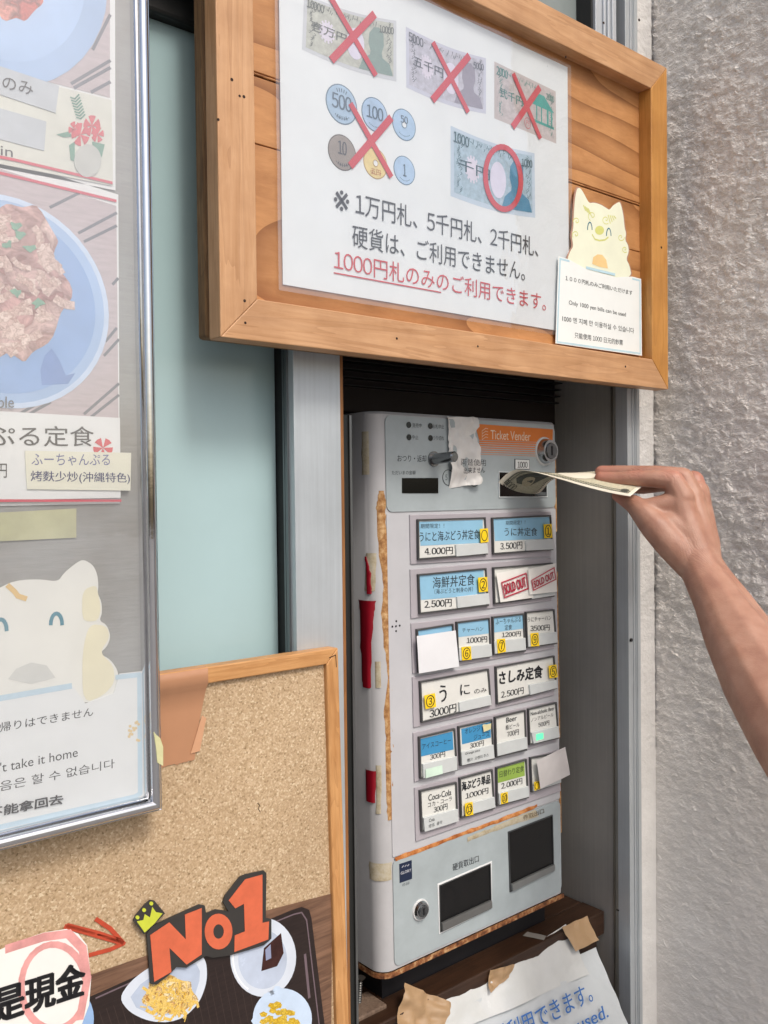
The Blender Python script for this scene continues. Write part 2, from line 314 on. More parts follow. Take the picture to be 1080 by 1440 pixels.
def rquad(q, r=.1, k=4):
    """rounded quad from 4 corners in order"""
    o = []
    for i in range(4):
        p, a, b = Vector(q[i]), Vector(q[i-1]), Vector(q[(i+1) % 4]); s, e = p+(a-p).normalized()*r, p+(b-p).normalized()*r
        for j in range(k+1): t = j/k; o.append(tuple(s*(1-t)**2+p*2*t*(1-t)+e*t*t))
    return o
def frame_side(rect, prof, side):
    """one mitred side of a frame swept round rect (x0,y0,x1,y1); prof = (inset, height) points"""
    x0, y0, x1, y1 = rect; mb = MB(); a = []; b = []
    for w, h in prof:
        cs = [(x0+w, y0+w), (x1-w, y0+w), (x1-w, y1-w), (x0+w, y1-w)]; a.append((*cs[side], h)); b.append((*cs[(side+1) % 4], h))
    k = len(prof); mb.add(a+b, [(i, k+i, k+(i+1) % k, (i+1) % k) for i in range(k)]+[tuple(range(k)), tuple(range(2*k-1, k-1, -1))]); return mb

S = .9
YM, YS, YF, YPAN = .72, .621, .6615, .70
FAC = PL((0, YF, CH)); SIGN = PL((0, YS, CH)); CORK = PL((0, .646, CH-.14), u=(0, .028, 1)); MENU = PL((0, .618, CH))
MACH = PL((0, YM, CH), u=(0, .010, 1))
M_black = mat('16161a', .5); INK = mat('23262b', .5, var=.15)
WHITE = mat('dfe3e4', .5, var=.03); PAPER = mat('e6e6e2', .55, var=.03, bump=.0002, bsc=60)
ALU = brushed('a9b0b5', .38); ALU2 = brushed('8d9296', .42); DARK = mat('1c1d1e', .6); CHROME = mat('d8dadd', .07, metal=1, var=.04, sc=60, bump=.0001, bsc=120)

# ------------------------------------------------------------------ setting
MB().flat([(-30, -30), (30, -30), (30, 30), (-30, 30)], 0).build('pavement', mat((.22, .21, .2), .8, var=.25, sc=3, bump=.003, bsc=60), kind='structure')
XW = FAC.uv(923, 700)[0]; XT0 = FAC.uv(883, 700)[0]; XT1 = FAC.uv(900, 700)[0]
def grid(P0, du, dv, nu, nv):
    mb = MB(); vs = [tuple(Vector(P0)+Vector(du)*(i/nu)+Vector(dv)*(j/nv)) for j in range(nv+1) for i in range(nu+1)]
    mb.add(vs, [(j*(nu+1)+i, j*(nu+1)+i+1, (j+1)*(nu+1)+i+1, (j+1)*(nu+1)+i) for j in range(nv) for i in range(nu)], 0, True); return mb
ST = stucco_mat()
mb = grid((XW, YF+.02, CH-.70), (0, -.20, 0), (0, 0, 1.4), 130, 900)
# the rest of the pier: front, far faces, above and below
y0, y1 = YF+.02, YF-.18; ye = .36
b = mb.build('stucco_pier', ST, label='rough white stucco pier to the right of the ticket machine recess', cat='wall')
mb = MB()
def rectq(mb, a, b, c, d): mb.add([a, b, c, d], [(0, 1, 2, 3)])
for za, zb in ((CH-.7, CH+.7),): rectq(mb, (XW, y1, za), (XW, ye, za), (XW, ye, zb), (XW, y1, zb))
for za, zb in ((0, CH-.7), (CH+.7, 3)): rectq(mb, (XW, y0, za), (XW, ye, za), (XW, ye, zb), (XW, y0, zb))
rectq(mb, (XW, ye, 0), (XW+2.2, ye, 0), (XW+2.2, ye, 3), (XW, ye, 3))
rectq(mb, (XW, ye, 3), (XW+2.2, ye, 3), (XW+2.2, y0, 3), (XW, y0, 3))
mb.build('pier_face', ST, parent=b)
# narrow plaster strip between aluminium trim and pier
ST2 = stucco_mat(.004, ((.66, .65, .63), (.78, .77, .75)))
s = grid((XT1-.001, YF+.004, CH-.75), (XW+.004-XT1, 0, 0), (0, 0, 1.5), 40, 900).build('plaster_strip', ST2, label='narrow bright plaster strip between the aluminium trim and the stucco pier', cat='wall')
# main wall of the shop around and behind everything
mb = MB(); wl = mat((.5, .5, .49), .8)
for a, b_ in (((-1.6, 0, YPAN+.22), (3.2, 3, YPAN+.3)),):
    mb.box((a[0], a[2], 0), (b_[0], b_[2], 3))
mb.box((-1.6, YF+.03, 0), (.02, YPAN+.22, 3)); mb.box((XW+.004, YF+.022, 0), (3.2, YPAN+.22, 3))
mb.build('shop_wall', wl, kind='structure')

# ------------------------------------------------------------------ door and window frames (alu)
def Zf(z): return CH+z
XC0 = FAC.uv(413.5, 600)[0]; XC1 = FAC.uv(480.5, 700)[0]
yc1 = onX(400, 600, XC0).y; yc2 = onX(383, 600, XC0).y
dp = thing('sliding_door', Matrix.Translation((XC0, YF, 0)), 'pale blue-green door panel in an aluminium frame between the menu board and the machine', 'door')
def wbox(mb, x0, x1, y0, y1, z0, z1, mi=0):
    mb.prism([(x0, y0), (x1, y0), (x1, y1), (x0, y1)], z0, z1, mi)
def child(mb, name, m, parent, **k):
    o = mb.build(name, m, **k); o.parent = parent; o.matrix_parent_inverse = parent.matrix_world.inverted(); return o
mb = MB(); wbox(mb, XC0, XC1, YF, YF+.012, .3, CH+.46); wbox(mb, XC0+.001, XC0+.02, YF+.013, yc1, .3, CH+.46)
child(mb, 'frame_post', brushed('c3cbd0', .42, 'z', .45), dp, bevel=.0008)
mb = MB(); wbox(mb, XC0-.0015, XC0+.012, YF+.014, YF+.0165, .3, CH+.46); wbox(mb, XC0-.002, XC0+.012, yc1-.007, yc1-.003, .3, CH+.46); child(mb, 'post_channel', brushed('7b8083', .4, 'z'), dp)
mb = MB(); wbox(mb, XC0+.004, XC0+.02, yc1, yc2+.05, .3, CH+.46); child(mb, 'rubber_seal', DARK, dp)
PAN = PL((0, yc2, CH)); pz = PAN.uv(246, 38)[1]
mb = MB(); wbox(mb, .02, XC0+.003, yc2, yc2+.006, .3, CH+pz); child(mb, 'door_panel', mat('a9c4c8', .2, var=.04, sc=6, bump=.0002, bsc=30), dp)
mb = MB(); wbox(mb, .02, XC0+.02, yc2-.012, yc2+.02, CH+pz+.0005, CH+.46); child(mb, 'header_rail', mat('222424', .5), dp, bevel=.003)
mb = MB(); wbox(mb, .02, XC0+.02, yc2-.03, yc2-.016, CH+pz+.02, CH+pz+.035); child(mb, 'header_lip', mat('3a3d3e', .4), dp, bevel=.002)
# upper window above the sign
uw = thing('upper_window', Matrix.Translation((1, YF, CH+.6)), 'grey glass window with aluminium frame seen above the wooden sign', 'window')
xa, xb, xc = [FAC.uv(x, 10)[0] for x in (841.5, 870.5, 881)]
mb = MB(); wbox(mb, xa, xb, YF+.004, YF+.03, CH+.465, 3)
for q in (.3, .5, .72): wbox(mb, xa+(xb-xa)*q, xa+(xb-xa)*(q+.06), YF+.001, YF+.0035, CH+.465, 3)
child(mb, 'sash_frame', brushed('d0d6dc', .4, 'z', .4), uw, bevel=.0006)
mb = MB(); wbox(mb, .3, xa-.004, YF+.03, YF+.034, CH+.465, 3); child(mb, 'pane', mat('8a9494', .12, var=.1, sc=8), uw)
mb = MB(); wbox(mb, xa-.004, xa-.0005, YF+.008, YF+.04, CH+.465, 3); wbox(mb, xb+.001, xc-.001, YF+.03, YF+.04, CH+.465, 3); child(mb, 'gasket', DARK, uw)
# opening: right jamb and its trim
rj = thing('recess_jamb', Matrix.Translation((XT0, YF, 0)), 'dark grey aluminium jamb and trim right of the ticket machine', 'door frame')
mb = MB(); wbox(mb, XT0-.0, XT1, YF, YF+.018, .2, 3)
for q in (.35, .55, .68): wbox(mb, XT0+(XT1-XT0)*q, XT0+(XT1-XT0)*(q+.05), YF-.0012, YF-.0002, .2, 3)
child(mb, 'trim', brushed('c0c6ca', .42, 'z', metal=.4), rj, bevel=.0006)
yj = onX(862, 700, XT0).y
mb = MB(); wbox(mb, XT0+.0005, XT0+.02, YF+.0185, yj, .2, CH+.46); child(mb, 'jamb_return', brushed('97958e', .38, 'z', .5), rj, bevel=.0005)
mb = MB(); wbox(mb, XT0-.001, XT0+.004, yj+.0003, yj+.0022, .2, CH+.46); child(mb, 'groove_lip', brushed('a7a49c', .3, 'z'), rj)
mb = MB(); wbox(mb, XT0+.0015, XT0+.02, yj+.0024, YPAN+.2, .2, CH+.46); child(mb, 'jamb_panel', brushed('c2bfb8', .34, 'z', .5), rj)
mb = MB()
for px, py in ((858, 700),): pass
for (px, py, r) in ((884.5, 900, .0022), (866, 1280, .001)):
    p = FAC.uv(px+1.5, py); mb.cyl((p[0]+.001, YF+.001, CH+p[1]), (p[0]+.001, YF-.002, CH+p[1]), r, k=12)
child(mb, 'screw_head', mat('1d1b1a', .5), rj)
# recess interior: dark timber box
XRL = XC1+.004
rec = thing('recess_box', Matrix.Translation((.8, YPAN+.1, CH)), 'dark timber recess the ticket machine stands in', 'recess')
DW = wood('4a3220', '33211a', '1c120d', 'x', 50, .6); DWz = wood('a06f3f', '8a5a30', '5c3a1e', 'z', 60, .6)
zt = .115
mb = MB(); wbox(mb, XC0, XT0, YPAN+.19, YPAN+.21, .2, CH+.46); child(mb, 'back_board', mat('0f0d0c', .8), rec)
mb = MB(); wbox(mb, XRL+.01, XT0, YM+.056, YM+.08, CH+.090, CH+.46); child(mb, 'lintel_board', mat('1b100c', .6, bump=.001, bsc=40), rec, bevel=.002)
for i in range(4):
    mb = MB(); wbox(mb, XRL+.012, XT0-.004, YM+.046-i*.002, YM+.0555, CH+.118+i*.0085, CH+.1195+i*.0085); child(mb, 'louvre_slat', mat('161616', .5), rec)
mb = MB(); wbox(mb, XC1+.0005, XRL+.001, YF+.002, YF+.03, .3, CH+.46); child(mb, 'wooden_edge', DWz, rec, bevel=.0008)
L2 = PL((0, YM-.02, CH)); xq = [L2.uv(p, 900)[0] for p in (487, 493, 497)]
mb = MB(); wbox(mb, XRL+.0015, xq[1], YM-.02, YM+.16, .3, CH+.078); child(mb, 'side_rail', brushed('4b4d4c', .4, 'z'), rec)
mb = MB(); wbox(mb, xq[1]+.0003, xq[1]+.003, YM-.022, YM-.012, .3, CH+.078); child(mb, 'rail_lip', brushed('8c8f8f', .3, 'z'), rec)
# ledge below the machine
zl = MACH.uv(552, 1385)[1]*1.0
zl = -.545
LZ = CH+zl
fl = at3(0, 0, 1)
def onZ(px, py, Z): d = ray(px, py); return CAM+d*((Z-CH)/d.z)
pA, pB = onZ(640, 1384, LZ), onZ(786, 1316, LZ)
yl = (pA.y+pB.y)/2
lg = thing('wooden_ledge', Matrix.Translation((.8, yl, LZ)), 'dark stained wooden ledge under the ticket machine with torn tape scraps', 'ledge')
for i, (a, b_) in enumerate(((yl, yl+.035), (yl+.0365, yl+.075), (yl+.0765, YPAN+.18))):
    mb = MB(); wbox(mb, XC0, XT0-.001, a, b_, LZ-.03, LZ-.001*i); child(mb, 'board', wood('402a1b', '2a1a10', '140c07', 'x', 70, .45, seed=i+2), lg, bevel=.0015)
mb = MB(); wbox(mb, XC0, XT0-.002, yl+.012, yl+.03, .25, LZ-.031); child(mb, 'apron', wood('3a261a', '26180f', '140c08', 'x', 60, .6, seed=9), lg)

# ------------------------------------------------------------------ ticket machine
c4 = crop(540, 700, .24074); c5 = crop(540, 900, .24074); c3 = crop(480, 540, .31481); c6 = crop(480, 1140, .35185); cs = crop(480, 560, .4734)
xl = MACH.uv(541, 640)[0]; xl = (xl+MACH.uv(551, 1300)[0])/2; xr = (MACH.uv(781, 640)[0]+MACH.uv(792, 1200)[0])/2
zt_ = (MACH.uv(541, 577.1)[1]+MACH.uv(780, 595)[1])/2; zb_ = (MACH.uv(552, 1368.7)[1]+MACH.uv(793, 1250.8)[1])/2
TM = thing('ticket_machine', MACH.M, 'grey meal ticket vending machine with rows of menu buttons set in the recess', 'ticket machine')
BODY = mat('b7b8bb', .38, var=.09, sc=14, bump=.0002, bsc=90); PANEL = mat('a5b0b4', .3, var=.11, sc=16)
RC = .016; DEP = .15
def prof_pt(s):
    """point on the cabinet's outline: s>=0 along the front from the left, s<0 round the corner and down the side"""
    if s >= 0: return (xl+s, 0, 0, 1)
    a = -s/RC
    if a <= math.pi/2: return (xl-RC*math.sin(a), -RC+RC*math.cos(a), -math.sin(a), math.cos(a))
    return (xl-RC, -RC-(-s-RC*math.pi/2), -1, 0)
hl = RC*math.pi/2
ss = [xr-xl-.006]+[xr-xl-.02, .0]+[-hl*i/8 for i in range(1, 9)]+[-hl-DEP]
pts = [prof_pt(s)[:2] for s in ss]; pts = [(xr, -.006), (xr-.0018, -.0018)]+pts+[(xr, -DEP)]
mb = MB(); k = len(pts)
mb.add([(p[0], zb_, p[1]) for p in pts]+[(p[0], zt_-.003, p[1]) for p in pts]+[(p[0]+(.002 if p[0] < xl else 0), zt_, p[1]-.003) for p in pts],
       [(i, (i+1) % k, k+(i+1) % k, k+i) for i in range(k)]+[(k+i, k+(i+1) % k, 2*k+(i+1) % k, 2*k+i) for i in range(k)]+[tuple(range(k-1, -1, -1)), tuple(range(2*k, 3*k))], 0, True)
body = mb.build('cabinet', BODY, TM)
for p in body.data.polygons:
    if abs(p.normal.y) > .9 or len(p.vertices) > 4: p.use_smooth = False
em = body.modifiers.new('e', 'EDGE_SPLIT'); em.split_angle = R(40)
# rusty bottom rim and black plinth
mb = MB(); rim = [prof_pt(s) for s in ss[1:]]
vs = []; 
for dz in (0, -.006):
    for q in rim: vs.append((q[0]+q[2]*.0015, zb_+dz-.0004, q[1]+q[3]*.0015))
    for q in rim[:1]: pass
vs2 = [(xr, zb_-.0004, .0015), (xr, zb_-.0064, .0015)]
k = len(rim); mb.add(vs, [(i+1, i, k+i, k+i+1) for i in range(k-1)]+[tuple(range(k, 2*k))[::-1]], 0); mb.add([vs2[0], vs[0], vs[k], vs2[1]], [(0, 1, 2, 3)])
def rust_mat(c1='8a4a20', c2='c08a4c', c3='e0c9a0', s=90):
    m, n, l, p = mk('rust'); v = coords(n, l); a = nd(n, 'TexNoise', i_Scale=float(s), i_Detail=8.0, i_Roughness=.7); l.new(v, a.inputs['Vector'])
    r = ramp(n, [(.36, c1), (.5, c2), (.66, c3)]); l.new(a.outputs[0], r.inputs[0]); l.new(r.outputs[0], p.inputs['Base Color']); p.inputs['Roughness'].default_value = .75
    b = nd(n, 'Bump', i_Strength=.8, i_Distance=.001); l.new(a.outputs[0], b.inputs['Height']); l.new(b.outputs[0], p.inputs['Normal']); return m
RUST = rust_mat('4a2a18', '8a5630', 'c7a578', 120); GLUE = rust_mat('80552e', 'a97d4c', 'cbab7e', 120); GLUE2 = rust_mat('a09277', 'b3aa93', 'bdb8aa', 60)
mb.build('bottom_rim', RUST, TM)
mb = MB(); mb.box((xl+.002, zb_-.05, -DEP), (xr-.01, zb_-.0068, -.022)); mb.build('plinth', M_black, TM)
# front panels
def panel(name, y0, y1, m, r=.008, z=.0012, x0=None, x1=None):
    x0 = xl+.0012 if x0 is None else x0; x1 = xr-.004 if x1 is None else x1
    mb = MB(); mb.prism(rrect(x0, y0, x1, y1, r), .0002, z); return mb.build(name, m, TM)
yt0 = (MACH.uv(544, 719.4)[1]+MACH.uv(777, 714)[1])/2
panel('upper_panel', yt0, zt_-.004, PANEL)
yb1 = MACH.uv(*c6(208, 185))[1]
panel('lower_panel', zb_+.003, yb1-.002, PANEL)
panel('middle_panel', yb1, yt0-.0016, mat('bcbec3', .35, var=.07, sc=12), r=.002, z=.0009)
ZP = .0014
# indicator dots and lettering on the upper panel
for x, y in ((297, 183), (393, 188), (298, 238), (394, 242)):
    mb = MB(); c = MACH.uv(*c3(x, y)); mb.prism(circ(c, .0033, 16), ZP-.0002, ZP+.0006); mb.build('indicator_lamp', mat('1b2020', .2), TM)
def mtext(mb, c, body, BL, BR, TL, z=ZP, mi=0, bold=0, jit=0): put(mb, body, MACH.uv(*c(*BL)), MACH.uv(*c(*BR)), MACH.uv(*c(*TL)), z, mi, bold, jit)
mb = MB()
for t, a in (('発売中', (313, 195, 355, 196)), ('お札中止', (404, 199, 455, 201)), ('中止', (313, 248, 340, 249)), ('つり切れ', (405, 251, 455, 253))): mtext(mb, c3, t, a[:2], a[2:], (a[0], a[1]-20))
mtext(mb, c3, 'おつり・返却', (247, 347), (376, 349), (247, 316)); mtext(mb, c3, 'ただいまの金額', (222, 406), (328, 405), (222, 387))
mb.build('lettering', INK, TM)
d = Q(MACH, c3, ((267, 488), (428, 488), (428, 420), (267, 420)))
mb = MB(); mb.prism(d, .0002, ZP+.0005); dis = mb.build('amount_display', mat('0b0e10', .08), TM)
# band with title
mb = MB(); mb.prism(Q(MACH, c3, ((592, 178), (941, 203), (939, 262), (612, 250))), ZP-.0003, ZP+.0002)
for i in range(7):
    t = i/7; y = 253+i*10; w = 6.5-i*.8
    mb.prism(Q(MACH, c3, ((612, y), (939, y+11), (939, y+11+w), (612, y+w))), ZP-.0003, ZP+.0002)
band = mb.build('title_band', mat('d8782c', .35, var=.06), TM)
mb = MB(); mtext(mb, c3, 'Ticket Vender', (662, 247), (840, 255), (662, 206), ZP+.0004, bold=.005)
for i in range(4):
    y = 200+i*13; mb.stroke(Q(MACH, c3, ((624, y+10), (640, y-2), (650, y+1))), .0006, ZP+.0004)
mb.stroke(Q(MACH, c3, ((624, 208), (624, 248))), .0005, ZP+.0004)
mb.build('title_lettering', mat('e9d5bf', .4), TM)
# crumpled paper taped over the middle
def sheet(pl, outline, z, m, amp=.001, fq=60, name='paper_slip', parent=None, n=14, seed=0, **k):
    """crumpled thin sheet with an irregular quad outline (BL,BR,TR,TL in plane coordinates)"""
    mb = MB(); vs = []
    for j in range(n+1):
        for i in range(n+1):
            u, v = i/n, j/n; p = bil(outline, u, v)
            h = noise.turbulence(Vector((p[0]*fq+seed, p[1]*fq, seed)), 3, False)
            e = noise.noise(Vector((u*3+seed, v*3, 5)))*.0015 if (i in (0, n) or j in (0, n)) and k.get('torn') else 0
            vs.append((p[0]+e, p[1]+e*.7, z+h*amp))
    fs = [(j*(n+1)+i, j*(n+1)+i+1, (j+1)*(n+1)+i+1, (j+1)*(n+1)+i) for j in range(n) for i in range(n)]
    mb.add(vs, fs, 0, True); k.pop('torn', None)
    o = mb.build(name, m, parent, **k); return o
o = sheet(MACH, Q(MACH, c3, ((476, 466), (604, 446), (592, 152), (465, 146))), ZP+.0030, mat('dcdcda', .5, bump=.0012, bsc=60), .0075, 55, 'taped_paper', TM, 22, 3, torn=True)
mb = MB(); mtext(mb, c3, '両替使用', (498, 365), (610, 368), (498, 335), .0125, jit=.01); mtext(mb, c3, '出来ません', (512, 403), (606, 398), (512, 376), .0125, jit=.01, bold=.02)
mb.build('handwriting', INK, o)
mb = MB(); c = MACH.uv(*c3(474, 418)); mb.ring(circ(c, .009), circ(c, .0083), ZP-.0001, ZP+.0002); mb.build('coin_mark', INK, TM); mb = MB(); c = MACH.uv(*c3(590, 424)); mb.ring(circ(c, .009), circ(c, .0083), ZP-.0001, ZP+.0002); mb.build('coin_mark', INK, TM); mb = MB(); mtext(mb, c3, '5', (461, 430), (470, 430), (461, 405)); mb.build('lettering', INK, TM)
# coin return lever
a = MACH.uv(*c3(408, 335)); 
tip = at3(*c3(468, 328), 1)  # lever is horizontal; its length follows from its real reach
mb = MB(); mb.cyl((a[0], a[1], 0), (a[0], a[1], .003), .0085); mb.cyl((a[0], a[1], .003), (a[0], a[1]+.001, .034), .0062, .0058); mb.cyl((a[0], a[1]+.001, .034), (a[0], a[1]+.001, .0355), .0058, .0045)
mb.build('return_lever', mat('8e9092', .22, metal=1, var=.05), TM, bevel=.0004)
# upper lock
def lock(px, r, h, name='lock'):
    c = MACH.uv(*px); mb = MB(); mb.cyl((*c, .0005), (*c, .003), r*1.12, r*1.05, 36)
    o = mb.build(name, mat('d5d7d8', .3), TM, bevel=.0005)
    mb = MB(); mb.cyl((*c, .003), (*c, h), r*.96, r*.82, 36); mb.build('lock_barrel', mat('b9bcbe', .14, metal=1, var=.03), o, bevel=.0008)
    mb = MB(); mb.cyl((*c, h+.0001), (*c, h+.0016), r*.62, r*.58, 32); mb.build('lock_core', mat('7d8082', .25, metal=1, var=.05), o, bevel=.0003)
    mb = MB(); s_ = r*.34; mb.box((c[0]-r*.09, c[1]-s_, h+.0012), (c[0]+r*.09, c[1]+s_, h+.002)); mb.build('keyhole', M_black, o)
lock(c3(903, 301), .0165, .012); lock(c6(312, 394), .0105, .006)
# 1000 tag, banknote slot
d = Q(MACH, c3, ((770, 381), (836, 382), (836, 338), (770, 335))); mb = MB(); mb.prism(d, .001, ZP+.0004, 0); tg = mb.build('tag_1000', mat('2a2d33', .4), TM); tg.name = 'slot_tag'
cx = sum(p[0] for p in d)/4; cy = sum(p[1] for p in d)/4; d2 = [(cx+(p[0]-cx)*.93, cy+(p[1]-cy)*.9) for p in d]
mb = MB(); mb.prism(d2, ZP+.0003, ZP+.0007); mb.build('tag_face', WHITE, tg); mb = MB(); mtext(mb, c3, '1000', (781, 374), (825, 375), (781, 347), ZP+.0009, bold=.015); mb.build('tag_lettering', INK, tg)
d = Q(MACH, c3, ((702, 503), (912, 502), (912, 402), (700, 395)))
def opening(d, depth, name, lip=.0012, m=None, inner='060606'):
    """a framed pocket: lip ring proud of the panel round a dark well"""
    cx = sum(p[0] for p in d)/4; cy = sum(p[1] for p in d)/4
    o = [(p[0]+(.0014 if p[0] > cx else -.0014), p[1]+(.0014 if p[1] > cy else -.0014)) for p in d]
    mb = MB(); mb.ring(o, d, .0008, ZP+lip); r = mb.build(name, m or mat('c3cbce', .35), TM, bevel=.0003)
    mb = MB(); mb.prism(d, .0008, ZP+.0002); mb.build('well', mat(inner, .25, var=.3), r); return r
opening(d, .02, 'banknote_slot', .0010)
mb = MB(); mb.prism(Q(MACH, c3, ((858, 500), (908, 500), (908, 483), (862, 484))), ZP+.0003, ZP+.0012); mb.build('slot_ledge', mat('5c6264', .4), TM)
# speaker holes
mb = MB()
for x, y in ((68, 720), (45, 752), (66, 750), (88, 746), (67, 778)): mb.prism(circ(MACH.uv(*c4(x, y)), .0011, 10), .0008, .0013)
mb.build('speaker_hole', M_black, TM)
# ---- button banks
BEZ = mat('aaa6ad', .4, var=.04); BFR = mat('4a4b4c', .35, var=.1); CLR = film(1.35, .0002, .1)
def bezel(c, q):
    d = Q(MACH, c, q); mb = MB(); mb.prism(d, .0006, .0026); o = mb.build('button_row', BEZ, TM, bevel=.0006)
    return o
B1 = bezel(c4, ((148, 388), (966, 342), (966, 80), (142, 100))); B2 = bezel(c4, ((150, 705), (970, 600), (966, 350), (145, 418)))
B3 = bezel(c4, ((160, 1025), (985, 880), (980, 640), (150, 732))); B4 = bezel(c5, ((165, 510), (985, 322), (980, 90), (158, 215)))
B5 = bezel(c5, ((170, 828), (998, 590), (985, 352), (162, 540))); B6 = bezel(c5, ((178, 1175), (1025, 880), (1000, 640), (170, 860)))
for k_, q in ((c4, ((582, 352), (594, 352), (592, 108), (580, 108))),):
    pass
BLUE = mat('8cbcd8', .45, var=.05); BLUE2 = mat('3f8fc0', .4, var=.05); GRN = mat('8fae4e', .45); CARD = mat('d8dad6', .5, var=.04); TAB = mat('c6cccd', .3, var=.05)
YEL = mat('f3cf1c', .45, var=.04); LEDW = mat('cfe8d8', .4)
def button(c, q, parts=(), texts=(), tabs=(), yel=None, hand=False):
    """q = BL, BR, TR, TL of the dark frame in crop coordinates"""
    d = Q(MACH, c, q); cx = sum(p[0] for p in d)/4; cy = sum(p[1] for p in d)/4
    inn = [(p[0]+(-.0018 if p[0] > cx else .0018), p[1]+(-.0018 if p[1] > cy else .0018)) for p in d]
    mb = MB(); mb.ring(d, inn, .0027, .0062); mb.prism(inn, .0027, .0036); o = mb.build('button', BFR, TM, bevel=.0004)
    mb = MB(); mb.prism(inn, .0037, .0043); mb.build('card', CARD, o)
    for m, qq in parts:
        mb = MB(); mb.prism(Q(MACH, c, qq), .0043, .00455); mb.build('colour_field', m, o)
    for i, qq in enumerate(tabs):
        mb = MB(); mb.prism(Q(MACH, c, qq), .0044, .0068+i*.0003); mb.build('lower_tab', TAB, o, bevel=.0004)
    mb = MB()
    for t in texts:
        body, BL, BR, TL = t[:4]; kw = t[4] if len(t) > 4 else {}
        mtext(mb, c, body, BL, BR, TL, .0071 if kw.get('top') else .0047, 0, kw.get('bold', 0), kw.get('jit', 0))
    if mb.v: mb.build('lettering', INK, o)
    if yel:
        num, BLy, BRy, TRy, TLy = yel; dd = Q(MACH, c, (BLy, BRy, TRy, TLy)); mb = MB(); mb.prism(dd, .0072, .0075); y = mb.build('number_sticker', YEL, o)
        cc = (sum(p[0] for p in dd)/4, sum(p[1] for p in dd)/4); w = abs(dd[1][0]-dd[0][0]); r = w*.40; h = abs(dd[3][1]-dd[0][1])
        ry = min(r*1.25, h*.44); mb = MB(); mb.ring(circ(cc, r, 20, ry), circ(cc, r*.84, 20, ry*.87), .0075, .0078)
        if num: hh = ry*.58; wn2 = min(hh*aspect(num), r*.75); put(mb, num, (cc[0]-wn2*.9, cc[1]-hh), (cc[0]+wn2*.9, cc[1]-hh), (cc[0]-wn2*.9, cc[1]+hh), .0078, bold=.02)
        mb.build('number', INK, y)
    return o
H = dict(bold=.02, jit=.006)
button(c4, ((180, 362), (585, 330), (573, 113), (177, 125)), [(BLUE, ((197, 280), (563, 262), (560, 128), (188, 140)))],
       [('期間限定！！', (197, 180), (335, 176), (197, 152)), ('うにと海ぶどう丼定食', (190, 258), (540, 240), (190, 198), dict(bold=.006)), ('4.000円', (220, 335), (385, 327), (220, 292), H)],
       [((400, 342), (586, 324), (580, 262), (396, 274))], ('', (538, 262), (584, 257), (580, 178), (533, 181)))
button(c4, ((618, 330), (968, 305), (955, 100), (612, 115)), [(BLUE, ((632, 252), (955, 238), (948, 112), (622, 122)))],
       [('期間限定！！', (694, 160), (808, 155), (694, 134)), ('うに丼定食', (686, 224), (878, 222), (686, 174), dict(bold=.006)), ('3.500円', (662, 305), (790, 296), (662, 263), H)],
       [((808, 308), (968, 300), (960, 238), (804, 250))], ('1', (910, 236), (957, 232), (952, 152), (905, 155)))
button(c4, ((188, 678), (592, 630), (578, 408), (180, 445)), [(BLUE, ((200, 595), (570, 565), (565, 418), (190, 455)))],
       [('海鮮丼定食', (268, 530), (512, 508), (268, 462), dict(bold=.006)), ('（海ぶどうと刺身の丼）', (278, 562), (502, 546), (278, 532)), ('2.500円', (220, 645), (378, 632), (220, 600), H)],
       [((408, 642), (595, 618), (588, 555), (403, 576))], ('2', (528, 550), (580, 544), (576, 460), (522, 464)))
bso = button(c4, ((625, 620), (975, 575), (965, 378), (618, 405)), tabs=[((840, 590), (975, 568), (972, 530), (838, 545))])
def slip(c, q, z=.0078, curl=.0015, m=None, name='paper_slip', parent=TM, label=None): return sheet(MACH, Q(MACH, c, q), z, m or PAPER, curl, 9, name, parent, 8, random.random()*9, label=label)
def stamp(c, q, z, parent):
    RED = mat('b32a44', .5); d = Q(MACH, c, q); cx = sum(p[0] for p in d)/4; cy = sum(p[1] for p in d)/4; i_ = [bil(d, u, v) for u, v in ((.03, .08), (.97, .08), (.97, .92), (.03, .92))]
    mb = MB(); mb.ring(d, i_, z, z+.0002); put(mb, 'SOLD OUT', bil(d, .07, .2), bil(d, .93, .2), bil(d, .07, .8), z+.0002, bold=.035); mb.build('stamp', RED, parent)
s1 = slip(c4, ((652, 608), (845, 580), (812, 402), (628, 440)), .0078, .0008, label='white slip stamped sold out, left one of two'); stamp(c4, ((670, 584), (812, 530), (800, 434), (652, 490)), .0089, s1)
s2 = slip(c4, ((815, 563), (975, 545), (968, 380), (806, 414)), .0098, .0008, label='white slip stamped sold out, right one of two'); stamp(c4, ((832, 540), (966, 475), (955, 402), (820, 478)), .0109, s2)
button(c4, ((182, 1020), (400, 985), (385, 732), (172, 765)), [(BLUE, ((180, 815), (385, 790), (383, 740), (178, 770)))])
slip(c4, ((172, 1020), (408, 980), (388, 770), (155, 802)), .0085, .002, mat('e3e6ea', .3, var=.02))
button(c4, ((412, 955), (608, 925), (597, 698), (404, 722)), [(BLUE, ((418, 812), (596, 790), (592, 710), (412, 732)))],
       [('チャーハン', (440, 785), (563, 775), (440, 760)), ('1000円', (466, 850), (585, 840), (466, 815), H)], [((418, 948), (608, 922), (603, 850), (414, 872))], ('6', (430, 945), (485, 940), (480, 862), (425, 868)))
button(c4, ((620, 915), (808, 895), (797, 672), (614, 692)), [(BLUE, ((626, 785), (796, 762), (793, 680), (622, 697)))],
       [('ふーちゃんぷる', (635, 740), (783, 722), (635, 708)), ('定食', (688, 772), (730, 766), (688, 742)), ('1200円', (672, 815), (782, 806), (672, 785), H)], [((625, 908), (806, 885), (802, 815), (620, 835))], ('7', (638, 905), (685, 895), (680, 818), (632, 823)))
